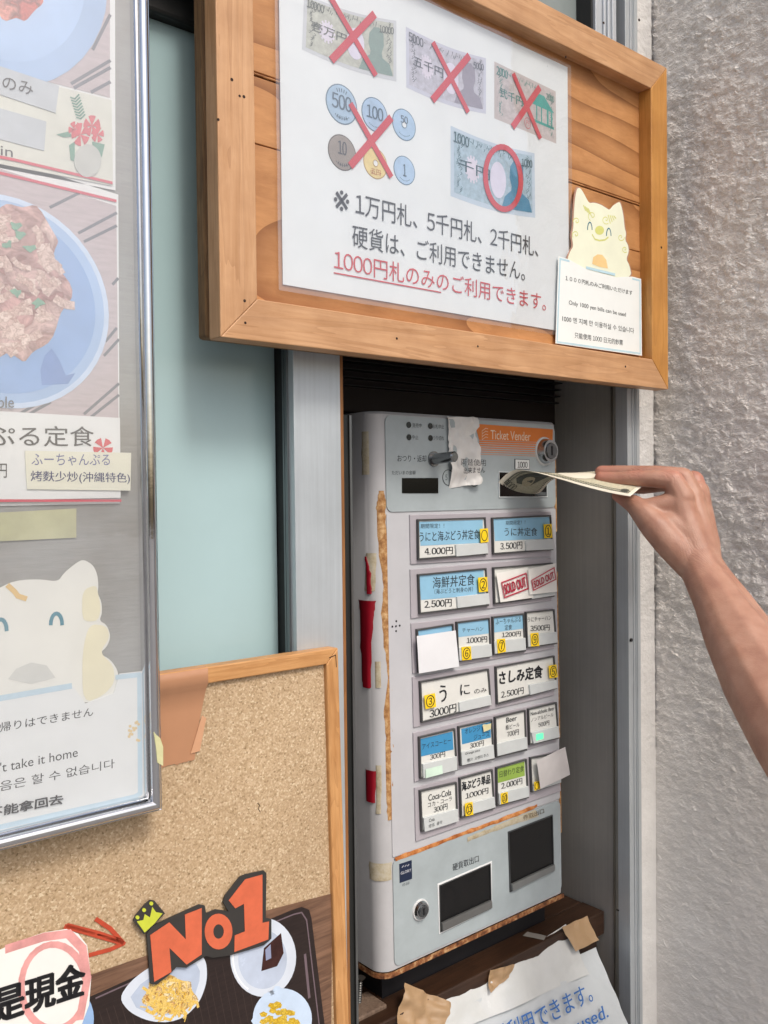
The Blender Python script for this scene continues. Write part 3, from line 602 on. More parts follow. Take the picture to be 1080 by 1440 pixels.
button(c4, ((815, 875), (990, 850), (975, 648), (808, 664)), [],
       [('うにチャーハン', (822, 726), (960, 712), (822, 698)), ('3500円', (838, 780), (950, 772), (838, 745), H)], [((820, 868), (992, 842), (985, 780), (816, 800))], ('9', (832, 864), (880, 862), (875, 783), (828, 788)))
button(c5, ((200, 480), (608, 375), (592, 163), (190, 237)), [],
       [('う', (310, 360), (350, 355), (306, 262), dict(bold=.02)), ('に', (430, 320), (485, 312), (428, 258), dict(bold=.02)), ('のみ', (510, 312), (582, 300), (510, 285), dict(jit=.01)), ('3000円', (250, 455), (405, 415), (250, 405), dict(bold=.02, jit=.006))],
       [((420, 415), (605, 374), (598, 316), (415, 358))], ('3', (216, 397), (278, 384), (271, 304), (208, 318)))
button(c5, ((640, 372), (990, 280), (975, 88), (632, 152)), [],
       [('さしみ定食', (655, 258), (908, 215), (655, 182), dict(bold=.03, jit=.008)), ('2.500円', (668, 338), (798, 310), (668, 298), H)], [((832, 316), (990, 276), (984, 228), (826, 258))], ('5', (940, 220), (988, 212), (980, 138), (935, 146)))
button(c5, ((192, 805), (410, 755), (395, 510), (185, 560)), [(BLUE2, ((200, 675), (390, 635), (384, 530), (195, 575)))],
       [('アイスコーヒー', (206, 636), (374, 596), (206, 604)), ('300円', (252, 698), (340, 676), (252, 666), dict(bold=.01))], [((208, 800), (405, 752), (402, 672), (204, 718))])
o = slip(c5, ((215, 798), (315, 772), (312, 722), (215, 745)), .0078, .0003, LEDW, 'clear_sticker')  # white sticker, green lamp glow put into its colour
button(c5, ((425, 730), (625, 690), (612, 458), (415, 500)), [(BLUE2, ((440, 605), (608, 565), (605, 475), (435, 516)))],
       [('オレンジ', (455, 545), (545, 525), (455, 515)), ('ジュース', (508, 580), (598, 558), (508, 550)), ('300円', (485, 632), (566, 612), (485, 600), dict(bold=.01)), ('Orange juice', (448, 668), (535, 646), (448, 650), dict(top=1)), ('橙汁  오렌지 주스', (460, 706), (585, 672), (460, 686), dict(top=1))],
       [((432, 726), (622, 684), (616, 605), (428, 648))])
sheet(MACH, Q(MACH, c5, ((558, 530), (600, 515), (602, 480), (552, 490))), .0066, mat('d9d3a4', .5), .0004, 40, 'torn_label', TM, 6, 2, torn=True)
button(c5, ((635, 682), (815, 640), (806, 403), (628, 445)), [], [('Beer', (698, 480), (758, 465), (698, 450), dict(bold=.02)), ('瓶ビール', (694, 522), (774, 502), (694, 494)), ('700円', (702, 565), (770, 548), (702, 532), dict(bold=.01))], [((640, 672), (815, 628), (810, 560), (636, 600))])
button(c5, ((830, 610), (1003, 570), (988, 358), (822, 397)), [], [('Non-alcholic Beer', (840, 440), (978, 405), (840, 418), dict(bold=.01)), ('ノンアルビール', (842, 475), (972, 442), (842, 452)), ('500円', (885, 508), (948, 492), (885, 480), dict(bold=.01))], [((850, 600), (1003, 562), (996, 498), (838, 535))])
LED, n_, l_, p_ = mk('green_lamp'); p_.inputs['Base Color'].default_value = (.1, .8, .35, 1); p_.inputs['Emission Color'].default_value = (.12, .9, .4, 1); p_.inputs['Emission Strength'].default_value = .8
mb = MB(); mb.prism(Q(MACH, c5, ((864, 580), (904, 570), (903, 536), (863, 545))), .0069, .0073); mb.build('lit_lamp', LED, TM)
for q in (((240, 770), (300, 756), (298, 716), (240, 730)), ((470, 690), (505, 682), (505, 662), (470, 670)), ((232, 1085), (262, 1075), (260, 1062), (230, 1070))):
    pass
button(c5, ((200, 1115), (412, 1050), (405, 822), (190, 872)), [], [('Coca-Cola', (243, 935), (376, 900), (243, 898), dict(bold=.012)), ('コカ・コーラ', (240, 972), (380, 932), (240, 945)), ('300円', (274, 1005), (354, 982), (274, 970), dict(bold=.012)), ('Cola', (238, 1055), (270, 1044), (238, 1036), dict(top=1)), ('可乐  콜라', (235, 1090), (315, 1062), (235, 1070), dict(top=1))], [((215, 1112), (412, 1050), (408, 978), (208, 1030))])
button(c5, ((430, 1035), (628, 978), (614, 748), (422, 800)), [], [('海ぶどう単品', (438, 878), (603, 830), (438, 825), dict(bold=.03, jit=.006)), ('1000円', (460, 925), (592, 890), (460, 890), H)], [((490, 1010), (628, 970), (622, 908), (486, 945))], ('13', (450, 1020), (495, 1010), (490, 935), (445, 946)))
button(c5, ((640, 965), (825, 915), (813, 688), (636, 738)), [(GRN, ((650, 830), (806, 788), (804, 705), (645, 748)))], [('日替わり定食', (658, 800), (800, 762), (658, 762)), ('2.000円', (668, 868), (790, 835), (668, 832), H)], [((652, 955), (825, 908), (820, 845), (648, 888))], ('10', (658, 950), (698, 940), (695, 878), (655, 888)))
button(c5, ((842, 885), (1008, 830), (1000, 650), (834, 680)), [], [], [((850, 878), (1012, 825), (1010, 790), (850, 850))], ('', (852, 872), (885, 862), (880, 815), (850, 822)))
slip(c5, ((872, 856), (1048, 776), (1018, 614), (850, 692)), .0105, .0015, mat('c9c6c6', .5))
# collection openings in the lower panel
mb = MB(); q = Q(MACH, c6, ((387, 492), (598, 388), (598, 200), (380, 292))); mb.ring(q, Q(MACH, c6, ((393, 478), (592, 384), (588, 214), (389, 300))), .0008, ZP+.0006); mb.build('coin_tray_border', mat('dfe2e3', .4), TM, bevel=.0004)
o = opening(Q(MACH, c6, ((393, 478), (592, 384), (588, 214), (389, 300))), .02, 'coin_tray', .0012, mat('2e3032', .4), '0b0b0c')
mb = MB(); mb.prism(Q(MACH, c6, ((394, 476), (591, 382), (589, 354), (392, 444))), ZP+.0004, ZP+.004); mb.build('flap', mat('7e7f7e', .35, metal=.6), o, bevel=.0004)
o = opening(Q(MACH, c6, ((672, 318), (842, 236), (837, 20), (665, 86))), .02, 'ticket_tray', .0012, mat('3b3e40', .4), '060607')
mb = MB(); mb.prism(Q(MACH, c6, ((673, 316), (841, 235), (841, 210), (671, 290))), ZP+.0004, ZP+.004); mb.build('flap', mat('8f9292', .35, metal=.6), o, bevel=.0004)
mb = MB(); mtext(mb, c6, '硬貨取出口', (442, 241), (546, 203), (441, 212), bold=.01); mtext(mb, c6, 'VT-S10', (240, 303), (268, 292), (240, 292)); mb.build('lettering', INK, TM)
mb = MB(); mtext(mb, c6, '券取出口', (722, 38), (806, 8), (720, 18), ZP+.0006); mb.build('lettering', mat('5a4a30', .5), TM)
mb = MB(); mb.prism(Q(MACH, c6, ((230, 287), (279, 270), (277, 196), (228, 212))), .001, ZP+.0003); lg_ = mb.build('maker_badge', mat('1b2742', .3), TM); mb = MB(); mtext(mb, c6, 'GLORY', (233, 254), (274, 240), (233, 243), ZP+.0005, bold=.03)
for i in range(3): mb.stroke(Q(MACH, c6, ((238+i*11, 225-i*3), (244+i*11, 218-i*3))), .0007, ZP+.0005)
mb.build('badge_lettering', mat('cfd3dc', .4), lg_)
# rust / old glue along the left edge of the cabinet, wrapped round its corner
def wrapstrip(rows, m, name, off=.0008, nn=6):
    mb = MB(); vs = []
    for (sl, sr, z) in rows:
        for i in range(nn+1):
            p = prof_pt(sl+(sr-sl)*i/nn); h = off+.0006*abs(noise.noise(Vector((sl*300+i, z*200, 2)))); h = .0001 if i in (0, nn) else h
            vs.append((p[0]+p[2]*h, z, p[1]+p[3]*h))
    k = nn+1; mb.add(vs, [(j*k+i, j*k+i+1, (j+1)*k+i+1, (j+1)*k+i) for j in range(len(rows)-1) for i in range(nn)], 0, True)
    return mb.build(name, m, TM)
def sp(px, py):
    """arc-length coordinate and height of a photo point on the cabinet's left edge"""
    best = None
    for k in range(-70, 60):
        s_ = k*.0012; q = prof_pt(s_); w = []
        for t in (zb_, zt_):
            P = MACH.M @ Vector((q[0], t, q[1]))-CAM; zc = P.dot(FW); w.append((540+FPX*P.dot(RT)/zc, 720-FPX*P.dot(UP)/zc))
        # height on this vertical where it crosses the photo row, allowing for perspective along it
        lo, hi = zb_-.02, zt_+.02
        for _ in range(22):
            m_ = (lo+hi)/2; P = MACH.M @ Vector((q[0], m_, q[1]))-CAM; zc = P.dot(FW); y_ = 720-FPX*P.dot(UP)/zc
            if y_ > py: lo = m_
            else: hi = m_
        x_ = 540+FPX*P.dot(RT)/zc
        if best is None or abs(x_-px) < best[0]: best = (abs(x_-px), s_, m_)
    return best[1], best[2]
def strip(rowspx, m, name, c=cs, sub=5):
    R_ = []
    for i in range(len(rowspx)-1):
        a, b_ = rowspx[i], rowspx[i+1]
        for k in range(sub):
            t = k/sub; xL, xR, y = [a[j]*(1-t)+b_[j]*t for j in range(3)]
            j1 = 3.5*noise.noise(Vector((y*.06, 1, 0))); j2 = 3.5*noise.noise(Vector((y*.07, 7, 0)))
            l_, z_ = sp(*c(xL+j1, y)); r_, _ = sp(*c(max(xR+j2, xL+j1+1), y)); R_.append((l_, r_, z_))
    return wrapstrip(R_, m, name, .0014 if name == 'red_tape' else .0006)
strip([(112, 126, 275), (104, 132, 310), (104, 130, 350), (110, 140, 450), (124, 146, 540), (120, 150, 640), (128, 151, 740), (139, 152, 830), (126, 151, 930), (132, 155, 1010), (130, 160, 1080), (135, 159, 1200), (138, 148, 1268)], GLUE, 'old_glue_streak')
strip([(100, 118, 782), (102, 118, 880)], GLUE2, 'tape_residue'); strip([(72, 104, 460), (70, 100, 600)], GLUE2, 'tape_residue'); strip([(60, 82, 100), (62, 84, 260)], GLUE2, 'tape_residue')
strip([(82, 150, 1375), (84, 148, 1440)], GLUE2, 'tape_residue'); strip([(104, 120, 1090), (102, 118, 1270)], GLUE2, 'tape_residue')
REDT = mat('8f0f22', .4, var=.08)
strip([(72, 76, 470), (74, 90, 520), (76, 90, 596)], REDT, 'red_tape'); strip([(50, 102, 598), (56, 96, 640), (58, 90, 740), (62, 88, 840), (64, 86, 862)], REDT, 'red_tape'); strip([(72, 104, 1100), (74, 100, 1218)], REDT, 'red_tape')
# brown tape residue across the lower panel and beside the right edge
def ribbon(pl, top, bot, z, m, name, parent, sub=6, seed=0, amp=.0005):
    mb = MB(); vs = []; k = 0
    for i in range(len(top)-1):
        for j in range(sub):
            t = j/sub; a = [top[i][q]*(1-t)+top[i+1][q]*t for q in (0, 1)]; b_ = [bot[i][q]*(1-t)+bot[i+1][q]*t for q in (0, 1)]
            e = amp*4*noise.noise(Vector((a[0]*90, seed, 0))); f = amp*4*noise.noise(Vector((a[0]*70, seed+5, 0)))
            vs += [(a[0], a[1]+e, z), ((a[0]+b_[0])/2, (a[1]+b_[1])/2, z+amp), (b_[0], b_[1]+f, z)]; k += 1
    mb.add(vs, [(i*3+r, i*3+r+1, i*3+r+4, i*3+r+3) for i in range(k-1) for r in (0, 1)], 0, True); return mb.build(name, m, parent)
ribbon(MACH, Q(MACH, c6, ((208, 185), (330, 140), (470, 88), (600, 40), (720, -5), (790, -32))), Q(MACH, c6, ((214, 200), (330, 158), (470, 102), (600, 56), (720, 12), (790, -20))), ZP+.0001, rust_mat('8e4d1f', 'b8733a', 'd49a63', 90), 'old_glue_streak', TM)
ribbon(MACH, Q(MACH, c6, ((500, 105), (600, 66), (700, 22), (785, -10))), Q(MACH, c6, ((500, 124), (600, 84), (710, 46), (800, 18))), ZP, GLUE2, 'tape_residue', TM, seed=3)
for ys in ((-.02, .075), (-.28, -.07), (-.40, -.3)):
    mb = MB(); vs = []; n_ = 20
    for i in range(n_+1):
        z = ys[0]+(ys[1]-ys[0])*i/n_; w = .004+.003*noise.noise(Vector((z*60, 3, 1)))
        vs += [(xr-.0035-max(0, w*.3), z-.03, .0003), (xr-.0008, z-.03, .0002)]
    mb.add(vs, [(2*i, 2*i+1, 2*i+3, 2*i+2) for i in range(n_)]); mb.build('edge_rust', GLUE, TM)

# ------------------------------------------------------------------ wooden sign above the machine
uvS = SIGN.uv; sx0 = uvS(310.4, 474.8)[0]; sx1 = (uvS(940, 547)[0]+uvS(938, 95.5)[0])/2; sy0 = (uvS(310.4, 474.8)[1]+uvS(940, 547)[1])/2; sy1 = uvS(938, 95.5)[1]
fwL = uvS(359, 300)[0]-uvS(306, 300)[0]; ix1 = (uvS(920, 503)[0]+uvS(916.3, 125.9)[0])/2; iy0 = (uvS(361, 421)[1]+uvS(920, 503)[1])/2; iy1 = uvS(916.3, 125.9)[1]
fwd = (ix1-sx0 and (sy1-iy1)); fw_ = ((iy0-sy0)+(sy1-iy1)+(sx1-ix1))/3
print('sign', sx0, sx1, sy0, sy1, 'frame', iy0-sy0, sy1-iy1, sx1-ix1, fwL)
SG = thing('wooden_sign', SIGN.M, 'framed wooden notice board of cedar planks hanging above the ticket machine', 'sign board')
fw_ = (iy0-sy0+sy1-iy1+fwL+sx1-ix1)/4
prof = [(0, 0), (fw_, 0), (fw_, -.017), (fw_+.004, -.017), (fw_+.004, -.0185), (0, -.0185)]
prof = [(0, 0), (0, -.0185), (fw_, -.0185), (fw_, 0)]
for sd_ in range(4):
    ax = 'x' if sd_ in (0, 2) else 'y'
    frame_side((sx0, sy0, sx1, sy1), prof, sd_).build('frame_board', wood('cda27a', 'bb8d62', '93653a', ax, 45, .5, seed=sd_+1) if sd_ != 1 else wood('cb9450', 'bd843f', 'a06a2c', ax, 60, .45, seed=3), SG, bevel=.0009)
zi = [(uvS(356, 100)[1]), (uvS(357, 192)[1]), (sy0+.0)]
# planks (seams level, spaced as in the photo)
pzs = sorted([sy0+fw_-.003, uvS(902, 355, -.0165)[1], uvS(902, 290, -.0165)[1], uvS(357, 100, -.0165)[1], sy1-fw_+.003])
CE = [wood('c48f5c', 'b27d4c', '79471f', 'x', 36, .5, True, seed=s_) for s_ in (1, 2, 3, 4, 5)]
for i in range(len(pzs)-1):
    mb = MB(); mb.box((sx0+.012, pzs[i]+.0006, -.0235), (sx1-.012, pzs[i+1]-.0006, -.0165-(i % 2)*.0007)); mb.build('plank', CE[i], SG, bevel=.0007)
mb = MB(); mb.box((sx0+.001, sy0+.003, -.040), (sx1-.02, sy1-.002, -.0240)); mb.build('backing_board', wood('8d6d49', '5f452c', '2c1f15', 'y', 90, .8), SG, bevel=.003)
mb = MB()
for px, py in ((344, 423), (345, 454), (326, 112), (337, 135), (343, 136), (307, 168), (672, 487), (879.5, 515.5), (930, 348), (796, 80), (558, 476), (849, 32), (899, 28)):
    c = uvS(px, py); mb.prism(circ(c, .0011+.0006*random.random(), 8), -.0005, .0001)
mb.build('nail_hole', mat('2a1408', .8), SG)

# notice sheet on the sign
FZ = -.0160; NOT = PL(SIGN.o+SIGN.n*(-.0158), u=(0, 0, 1))
N = thing('laminated_notice', NOT.M, 'large laminated white notice of crossed-out banknotes and coins on the wooden sign', 'notice')
uvN = NOT.uv
lx0, lx1 = uvN(388, 300)[0], uvN(801, 200)[0]; ly0 = (uvN(388, 403)[1]+uvN(778, 476)[1])/2; ly1 = uvN(801, 94)[1]+.001
px0, px1 = uvN(396, 300)[0], uvN(799, 200)[0]-.001; py0 = (uvN(396, 400)[1]+uvN(777, 464)[1])/2
mb = MB(); mb.flat([(lx0, ly0), (lx1-.004, ly0), (lx1, ly1), (lx0, ly1)], .0022)
def curved_film(x0, y0, x1, y1, z, n=30, amp=.0009):
    mb = MB(); vs = [(x0+(x1-x0)*i/n, y0+(y1-y0)*j/n, z+amp*noise.noise(Vector((i*.25, j*.25, 1)))) for j in range(n+1) for i in range(n+1)]
    mb.add(vs, [(j*(n+1)+i, j*(n+1)+i+1, (j+1)*(n+1)+i+1, (j+1)*(n+1)+i) for j in range(n) for i in range(n)], 0, True); return mb
curved_film(lx0, ly0, lx1, ly1, .0028).build('laminate', film(1.65, .0004, .04, sky_haze=.035), N)
mb = MB(); mb.prism([(px0, py0), (px1, py0), (px1, ly1-.003), (px0, ly1-.003)], .0002, .0006); mb.build('paper', mat('dde4e8', .6, var=.03, sc=20), N)
def npt(p): return uvN(*p)
def banknote(q, base, border, ink, num, kanji, oval=True, person=True, temple=False, label=None):
    d = [npt(p) for p in q]  # BL BR TR TL
    def B(u, v): 
        p = bil(d, u, v); return (p[0], p[1]-.0035*math.sin(math.pi*min(1, max(0, u)))*(1 if not temple else 0))
    def poly(mb, pts, z, mi=0): mb.flat([B(*p) for p in pts], z, mi)
    def rect(mb, u0, v0, u1, v1, z, k=10):
        poly(mb, [(u0+(u1-u0)*i/k, v0) for i in range(k+1)]+[(u1-(u1-u0)*i/k, v1) for i in range(k+1)], z)
    mb = MB(); rect(mb, 0, 0, 1, 1, .0007); o = mb.build('banknote_picture', mat(border, .6, var=.04), N, label=label)
    mb = MB(); rect(mb, .035, .07, .965, .95, .0008); mb.build('print_field', mat(base, .6, var=.22, sc=160), o)
    mb = MB()
    for i in range(36):   # engraved border scrolls
        for j in range(3):
            if random.random() < .75:
                u = .06+random.random()*.05+(0 if j else .82); v = .1+i*.023
                if j < 2: mb.stroke([B(u, v), B(u+.02, v+.03), B(u+.005, v+.05)], .0005, .00085)
                else: mb.stroke([B(.2+i*.016, .86+.04*math.sin(i)), B(.21+i*.016, .9+.04*math.cos(i*2))], .0007, .00085)
    def T(t, u0, v0, u1, h, bold=.01): put(mb, t, B(u0, v0), B(u1, v0), B(u0, v0+h), .0012, bold=bold)
    if person and oval:
        mb2 = MB(); cx, cy = .78, .5
        pts = [(.58, .07), (.62, .25), (.70, .36), (.705, .42), (.68, .55), (.69, .72), (.74, .83), (.80, .84), (.85, .74), (.855, .55), (.83, .42), (.84, .34), (.92, .26), (.955, .1), (.955, .07)]
        poly(mb2, pts, .0009); mb2.build('portrait_silhouette', mat(ink[1], .6, var=.08, sc=150), o)
    if oval:
        mb2 = MB(); poly(mb2, [(.54+.095*math.cos(t), .47+.27*math.sin(t)) for t in [2*math.pi*i/30 for i in range(30)]], .001); mb2.build('watermark_oval', mat('d4d3e6', .6), o)
    if not temple:
        mb2 = MB()
        for i in range(14):
            a = 2*math.pi*i/14; poly(mb2, [(.24+.085*math.cos(a+t)+0, .5+.2*math.sin(a+t)) if k else (.24, .5) for k, t in enumerate((0, -.12, 0, .12))], .0009+i*1e-6)
        poly(mb2, [(.24+.07*math.cos(t), .5+.16*math.sin(t)) for t in [2*math.pi*i/20 for i in range(20)]], .00088); mb2.build('blossom', mat('d5d2e2', .6), o)
    T(num, .03, .79, .2, .15, .02); T(num, .83 if len(num) < 5 else .80, .76, .965, .12, .02)
    T(kanji, .08, .42, .44, .17)
    mb.build('print_ink', mat(ink[0], .6), o)
    if temple:
        mb2 = MB()
        for pts in ([(.62, .66), (.70, .80), (.80, .80), (.84, .74), (.92, .62), (.97, .56), (.60, .56)], [(.66, .30), (.68, .30), (.68, .56), (.66, .56)], [(.74, .28), (.76, .28), (.76, .56), (.74, .56)], [(.84, .27), (.87, .27), (.87, .56), (.84, .56)], [(.91, .26), (.935, .26), (.935, .56), (.91, .56)], [(.62, .24), (.96, .24), (.96, .29), (.62, .29)]):
            poly(mb2, pts, .00095)
        mb2.build('gate_picture', mat('1f9a92', .6, var=.15, sc=200), o)
        mb2 = MB(); c = B(.52, .16); mb2.ring(circ(c, .005, 20, .006), circ(c, .0044, 20, .0053), .0009, .001); put(mb2, '円', (c[0]-.0025, c[1]-.0025), (c[0]+.0025, c[1]-.0025), (c[0]-.0025, c[1]+.0025), .001); mb2.build('seal', mat('c0505c', .6), o)
    return o
banknote(((424, 70), (556.7, 115), (556.7, 29.6), (427, -8)), 'b4b9b0', 'c3c9d0', ('59615a', '7f9690'), '10000', '壱万円', label='olive ten thousand yen picture')
banknote(((570.7, 123.3), (682.7, 160.4), (682.7, 82.2), (570, 37.8)), 'b6b8c6', 'c0c5d6', ('5a5f68', '8f8c9c'), '5000', '五千円', label='lilac five thousand yen picture')
banknote(((694.4, 166.7), (781.5, 202.2), (780.7, 128.9), (694.4, 86.7)), 'b9b2b3', 'bcb4b4', ('2f7d74', '1f9a92'), '2000', '弐千円', oval=False, person=False, temple=True, label='two thousand yen picture with green gate')
banknote(((633, 275.9), (751.9, 306.5), (750.9, 215.7), (633, 176.9)), '9fb8c8', 'b9cbdc', ('2b5560', '2f7fa3'), '1000', '千円', label='blue thousand yen picture')
for num, x, y, ry, c1, c2, hole in (('500', 479.7, 147.2, 30, '9fbcd6', '5f788c', 0), ('100', 526.3, 161.7, 25.8, 'a4bfdc', '5d7890', 0), ('50', 567.5, 175.9, 23.7, 'a3c2e0', '587690', 1), ('10', 480.5, 215, 27, '8d857e', '57504d', 0), ('5', 527.2, 230, 23.5, 'ddcb8a', 'b0905a', 1), ('1', 568, 240, 21.7, 'a6c4e2', '587690', 0)):
    c = npt((x, y)); r = abs(npt((x, y+ry))[1]-npt((x, y-ry))[1])/2*.93
    mb = MB(); mb.prism(circ(c, r), .0006, .0008); o = mb.build('coin_picture', mat(c2, .6), N)
    mb = MB(); mb.prism(circ(c, r*.94), .0008, .0009); mb.build('coin_face', mat(c1, .6, var=.1, sc=120), o)
    mb = MB(); yo = {'50': .32, '10': .25, '500': .1, '100': .1}.get(num, 0); hw = {1: .14, 2: .3, 3: .62}[len(num)]*r; hh = (.38 if len(num) > 1 else .42)*r; hw = min(hw, hh*aspect(num))
    if hole: hh *= .62
    if num == '5': put(mb, '五円', (c[0]-.4*r, c[1]-.75*r), (c[0]+.4*r, c[1]-.75*r), (c[0]-.4*r, c[1]-.38*r), .0012)
    else: put(mb, num, (c[0]-hw, c[1]+yo*r-hh), (c[0]+hw, c[1]+yo*r-hh), (c[0]-hw, c[1]+yo*r+hh), .0012, bold=.02)
    for i in range(9):
        a = R(235+i*9); p = (c[0]+r*.72*math.cos(a), c[1]+r*.72*math.sin(a)); mb.flat(circ(p, r*.035, 6), .0011)
    if num != '5':
        for sgn in (-1,) if num in ('10',) else (-1, 1) if num == '500' else ():
            for i in range(5): a = R(90*sgn-24+i*12); mb.stroke([(c[0]+r*.62*math.cos(a), c[1]+r*.62*math.sin(a)), (c[0]+r*.78*math.cos(a), c[1]+r*.78*math.sin(a))], r*.05, .0011)
    mb.build('coin_print', mat('b5703c' if num == '5' else '4c6478' if num != '10' else '44464e', .6), o)
    if hole:
        mb = MB(); mb.ring(circ(c, r*.22), circ(c, r*.18), .0009, .0012); mb.build('coin_hole_rim', mat(c2, .6), o); mb = MB(); mb.flat(circ(c, r*.18), .0010); mb.build('coin_hole', mat('dde4e8', .6), o)
REDX = mat('c4313f', .5, var=.06)
for pr in (((464, -2), (526, 105), (524, 22), (466, 84)), ((608.4, 62.2), (656, 156.7), (657.3, 80.4), (607.8, 140)), ((721, 106), (757.8, 193.8), (756.7, 124.9), (720.4, 177.8)), ((492.5, 148.3), (548, 247.5), (547.5, 167.5), (492.5, 232.5))):
    mb = MB(); mb.stroke([npt(pr[0]), npt(pr[1])], .0058, .0014, z1=.00165); mb.stroke([npt(pr[2]), npt(pr[3])], .0068, .0014, z1=.00170); mb.build('red_cross', REDX, N)
mb = MB(); mb.ring(pell(NOT, 706, 251, 28, 48, tilt=-.08), pell(NOT, 706, 251, 21.5, 40, tilt=-.08), .0014, .0017); mb.build('red_circle', REDX, N)
mb = MB(); PI_ = INK
def nt(mb, t, BL, BR, TL, **k): put(mb, t, npt(BL), npt(BR), npt(TL), .0012, **k)
nt(mb, '※', (468.6, 295), (490, 299), (468.6, 266)); nt(mb, '1万円札、5千円札、2千円札、', (499, 302), (755.9, 362.4), (499, 270)); nt(mb, '硬貨は、ご利用できません。', (494.4, 347.4), (737, 395.7), (494.4, 315.5))
mb.build('lettering', INK, N)
mb = MB(); nt(mb, '1000円札のみのご利用できます。', (468.6, 379.5), (766.6, 438), (468.6, 350)); mb.stroke([npt((468.6, 384)), npt((619, 411.5))], .0012, .0012); mb.build('red_lettering', REDX, N)

# small shisa notice
c7 = crop(760, 240, .18757); SHP = PL(SIGN.o+SIGN.n*(-.0125)); uvc = lambda p: SHP.uv(*c7(*p))
CN = thing('small_notice', SHP.M, 'small cut-out card with a smiling cream lion-dog holding a four-language text', 'notice')
CREAM = mat('e4e8d2', .45, var=.04, sc=30)
cat = [(203, 690), (203, 655), (225, 600), (245, 570), (232, 490), (245, 430), (248, 330), (258, 200), (272, 140), (285, 128), (305, 140), (335, 195), (362, 245), (400, 240), (450, 255), (490, 280), (515, 297), (545, 260), (578, 240), (592, 236), (605, 270), (620, 340), (628, 430), (640, 470), (632, 520), (655, 560), (660, 610), (640, 665), (665, 710), (682, 800), (500, 830), (300, 780)]
cat2 = [(p[0]+(p[0]-440)*.045, p[1]+(p[1]-560)*.025) for p in cat]
mb = MB(); mb.prism([uvc(p) for p in soft(cat2)], -.0006, 0); mb.build('clear_margin', mat('b08a78', .2, var=.02), CN)
mb = MB(); mb.prism([uvc(p) for p in soft(cat)], .0001, .0005); dog = mb.build('lion_dog', CREAM, CN)
mb = MB(); mb.prism([uvc(p) for p in ((108, 1295), (756, 1388), (750, 812), (682, 795), (560, 800), (340, 740), (205, 665), (130, 642))], .0006, .001); card = mb.build('text_card', mat('e6ebea', .4, var=.02), CN)
BB = mat('b4d3e0', .5)
mb = MB(); mb.stroke([uvc(p) for p in ((210, 680), (142, 662), (120, 1285), (742, 1372), (740, 825), (685, 812))], .0022, .0011); mb.stroke([uvc((340, 728)), uvc((552, 780))], .003, .0011); mb.build('blue_border', BB, card)
mb = MB()
for cx, cy in ((367, 415), (509, 460)):
    mb.stroke([uvc((cx+17*math.cos(t), cy+28-55*math.sin(t)*1)) for t in [R(180-i*18) for i in range(11)]], .0015, .0006)
mb.build('eyes', mat('2b6c80', .5), dog)
mb = MB(); YS_ = mat('cdd07c', .5, var=.1)
def spiral(mb, cx, cy, r, n, a0, w, uvf, z, sx=1): mb.stroke([uvf((cx+sx*r*(1-i/n)*math.cos(a0+i*.45), cy+r*1.1*(1-i/n)*math.sin(a0+i*.45))) for i in range(n)], w, z)
for cx, cy, r, a in ((385, 340, 34, 2), (488, 368, 32, 1), (268, 380, 26, 3), (262, 480, 28, 2.4), (600, 500, 28, 0), (630, 590, 24, 1)): spiral(mb, cx, cy, r, 18, a, .0010, uvc, .0006)
for i in range(4): mb.stroke([uvc((320+i*12, 262+i*8)), uvc((335+i*14, 300+i*12))], .0016, .0006); mb.stroke([uvc((505+i*14, 335+i*2)), uvc((520+i*14, 395-i*12))], .0016, .0006)
mb.flat([uvc(p) for p in circ((440, 448), 34, 16)], .0006); mb.stroke([uvc(p) for p in ((385, 480), (405, 515), (440, 525), (480, 520), (505, 500))], .0018, .0006); mb.build('mane_curls', YS_, dog)
mb = MB(); mb.flat([uvc(p) for p in ((384, 700), (392, 650), (425, 628), (460, 632), (490, 670), (503, 735), (440, 722))], .0007); mb.build('tongue', mat('e7c78c', .5, var=.08), dog)
mb = MB()
def ct(t, BL, BR, TL, **k): put(mb, t, uvc(BL), uvc(BR), uvc(TL), .0012, **k)
ct('１０００円札のみご利用いただけます', (182, 824), (683, 936), (182, 786), bold=.008); ct('Only 1000 yen bills can be used', (207, 1014), (634, 1104), (207, 972)); ct('1000 엔 지폐 만 이용하실 수 있습니다', (158, 1130), (695, 1222), (158, 1086)); ct('只能使用 1000 日元的鈔票', (250, 1256), (612, 1312), (250, 1212))
mb.build('lettering', INK, card)

# ------------------------------------------------------------------ cork board
uk = CORK.uv; kx1 = (uk(477, 960)[0]+uk(490.5, 1430)[0])/2; ky1 = (uk(229, 947)[1]+uk(470, 912)[1])/2; kx0, ky0 = kx1-.62, ky1-.90
kf = (uk(475, 1000)[0]-uk(460, 1000)[0])*1.0; kf = .0135
KB = thing('cork_board', CORK.M, 'cork pin board in a light pine frame leaning below the menu board', 'cork board')
for sd_ in range(4):
    frame_side((kx0, ky0, kx1, ky1), [(0, 0), (0, -.015), (kf, -.015), (kf, -.0002), (kf-.001, 0)], sd_).build('frame_board', wood('cf9e68', 'bb8650', '93602f', 'x' if sd_ in (0, 2) else 'y', 75, .5, seed=sd_+11), KB, bevel=.0012)
mb = MB(); mb.box((kx0+kf*.8, ky0+kf*.8, -.010), (kx1-kf*.8, ky1-kf*.8, -.0045)); mb.build('cork_sheet', cork_mat(), KB)
mb = MB(); mb.stroke([uk(463, 925), uk(472, 921), uk(473, 938)], .0008, .0001); mb.stroke([uk(366, 1131), uk(369, 1134), uk(367, 1139), uk(370, 1144)], .0006, -.0044); mb.build('crack', mat('2b1a0c', .9), KB)
KZ = -.0045
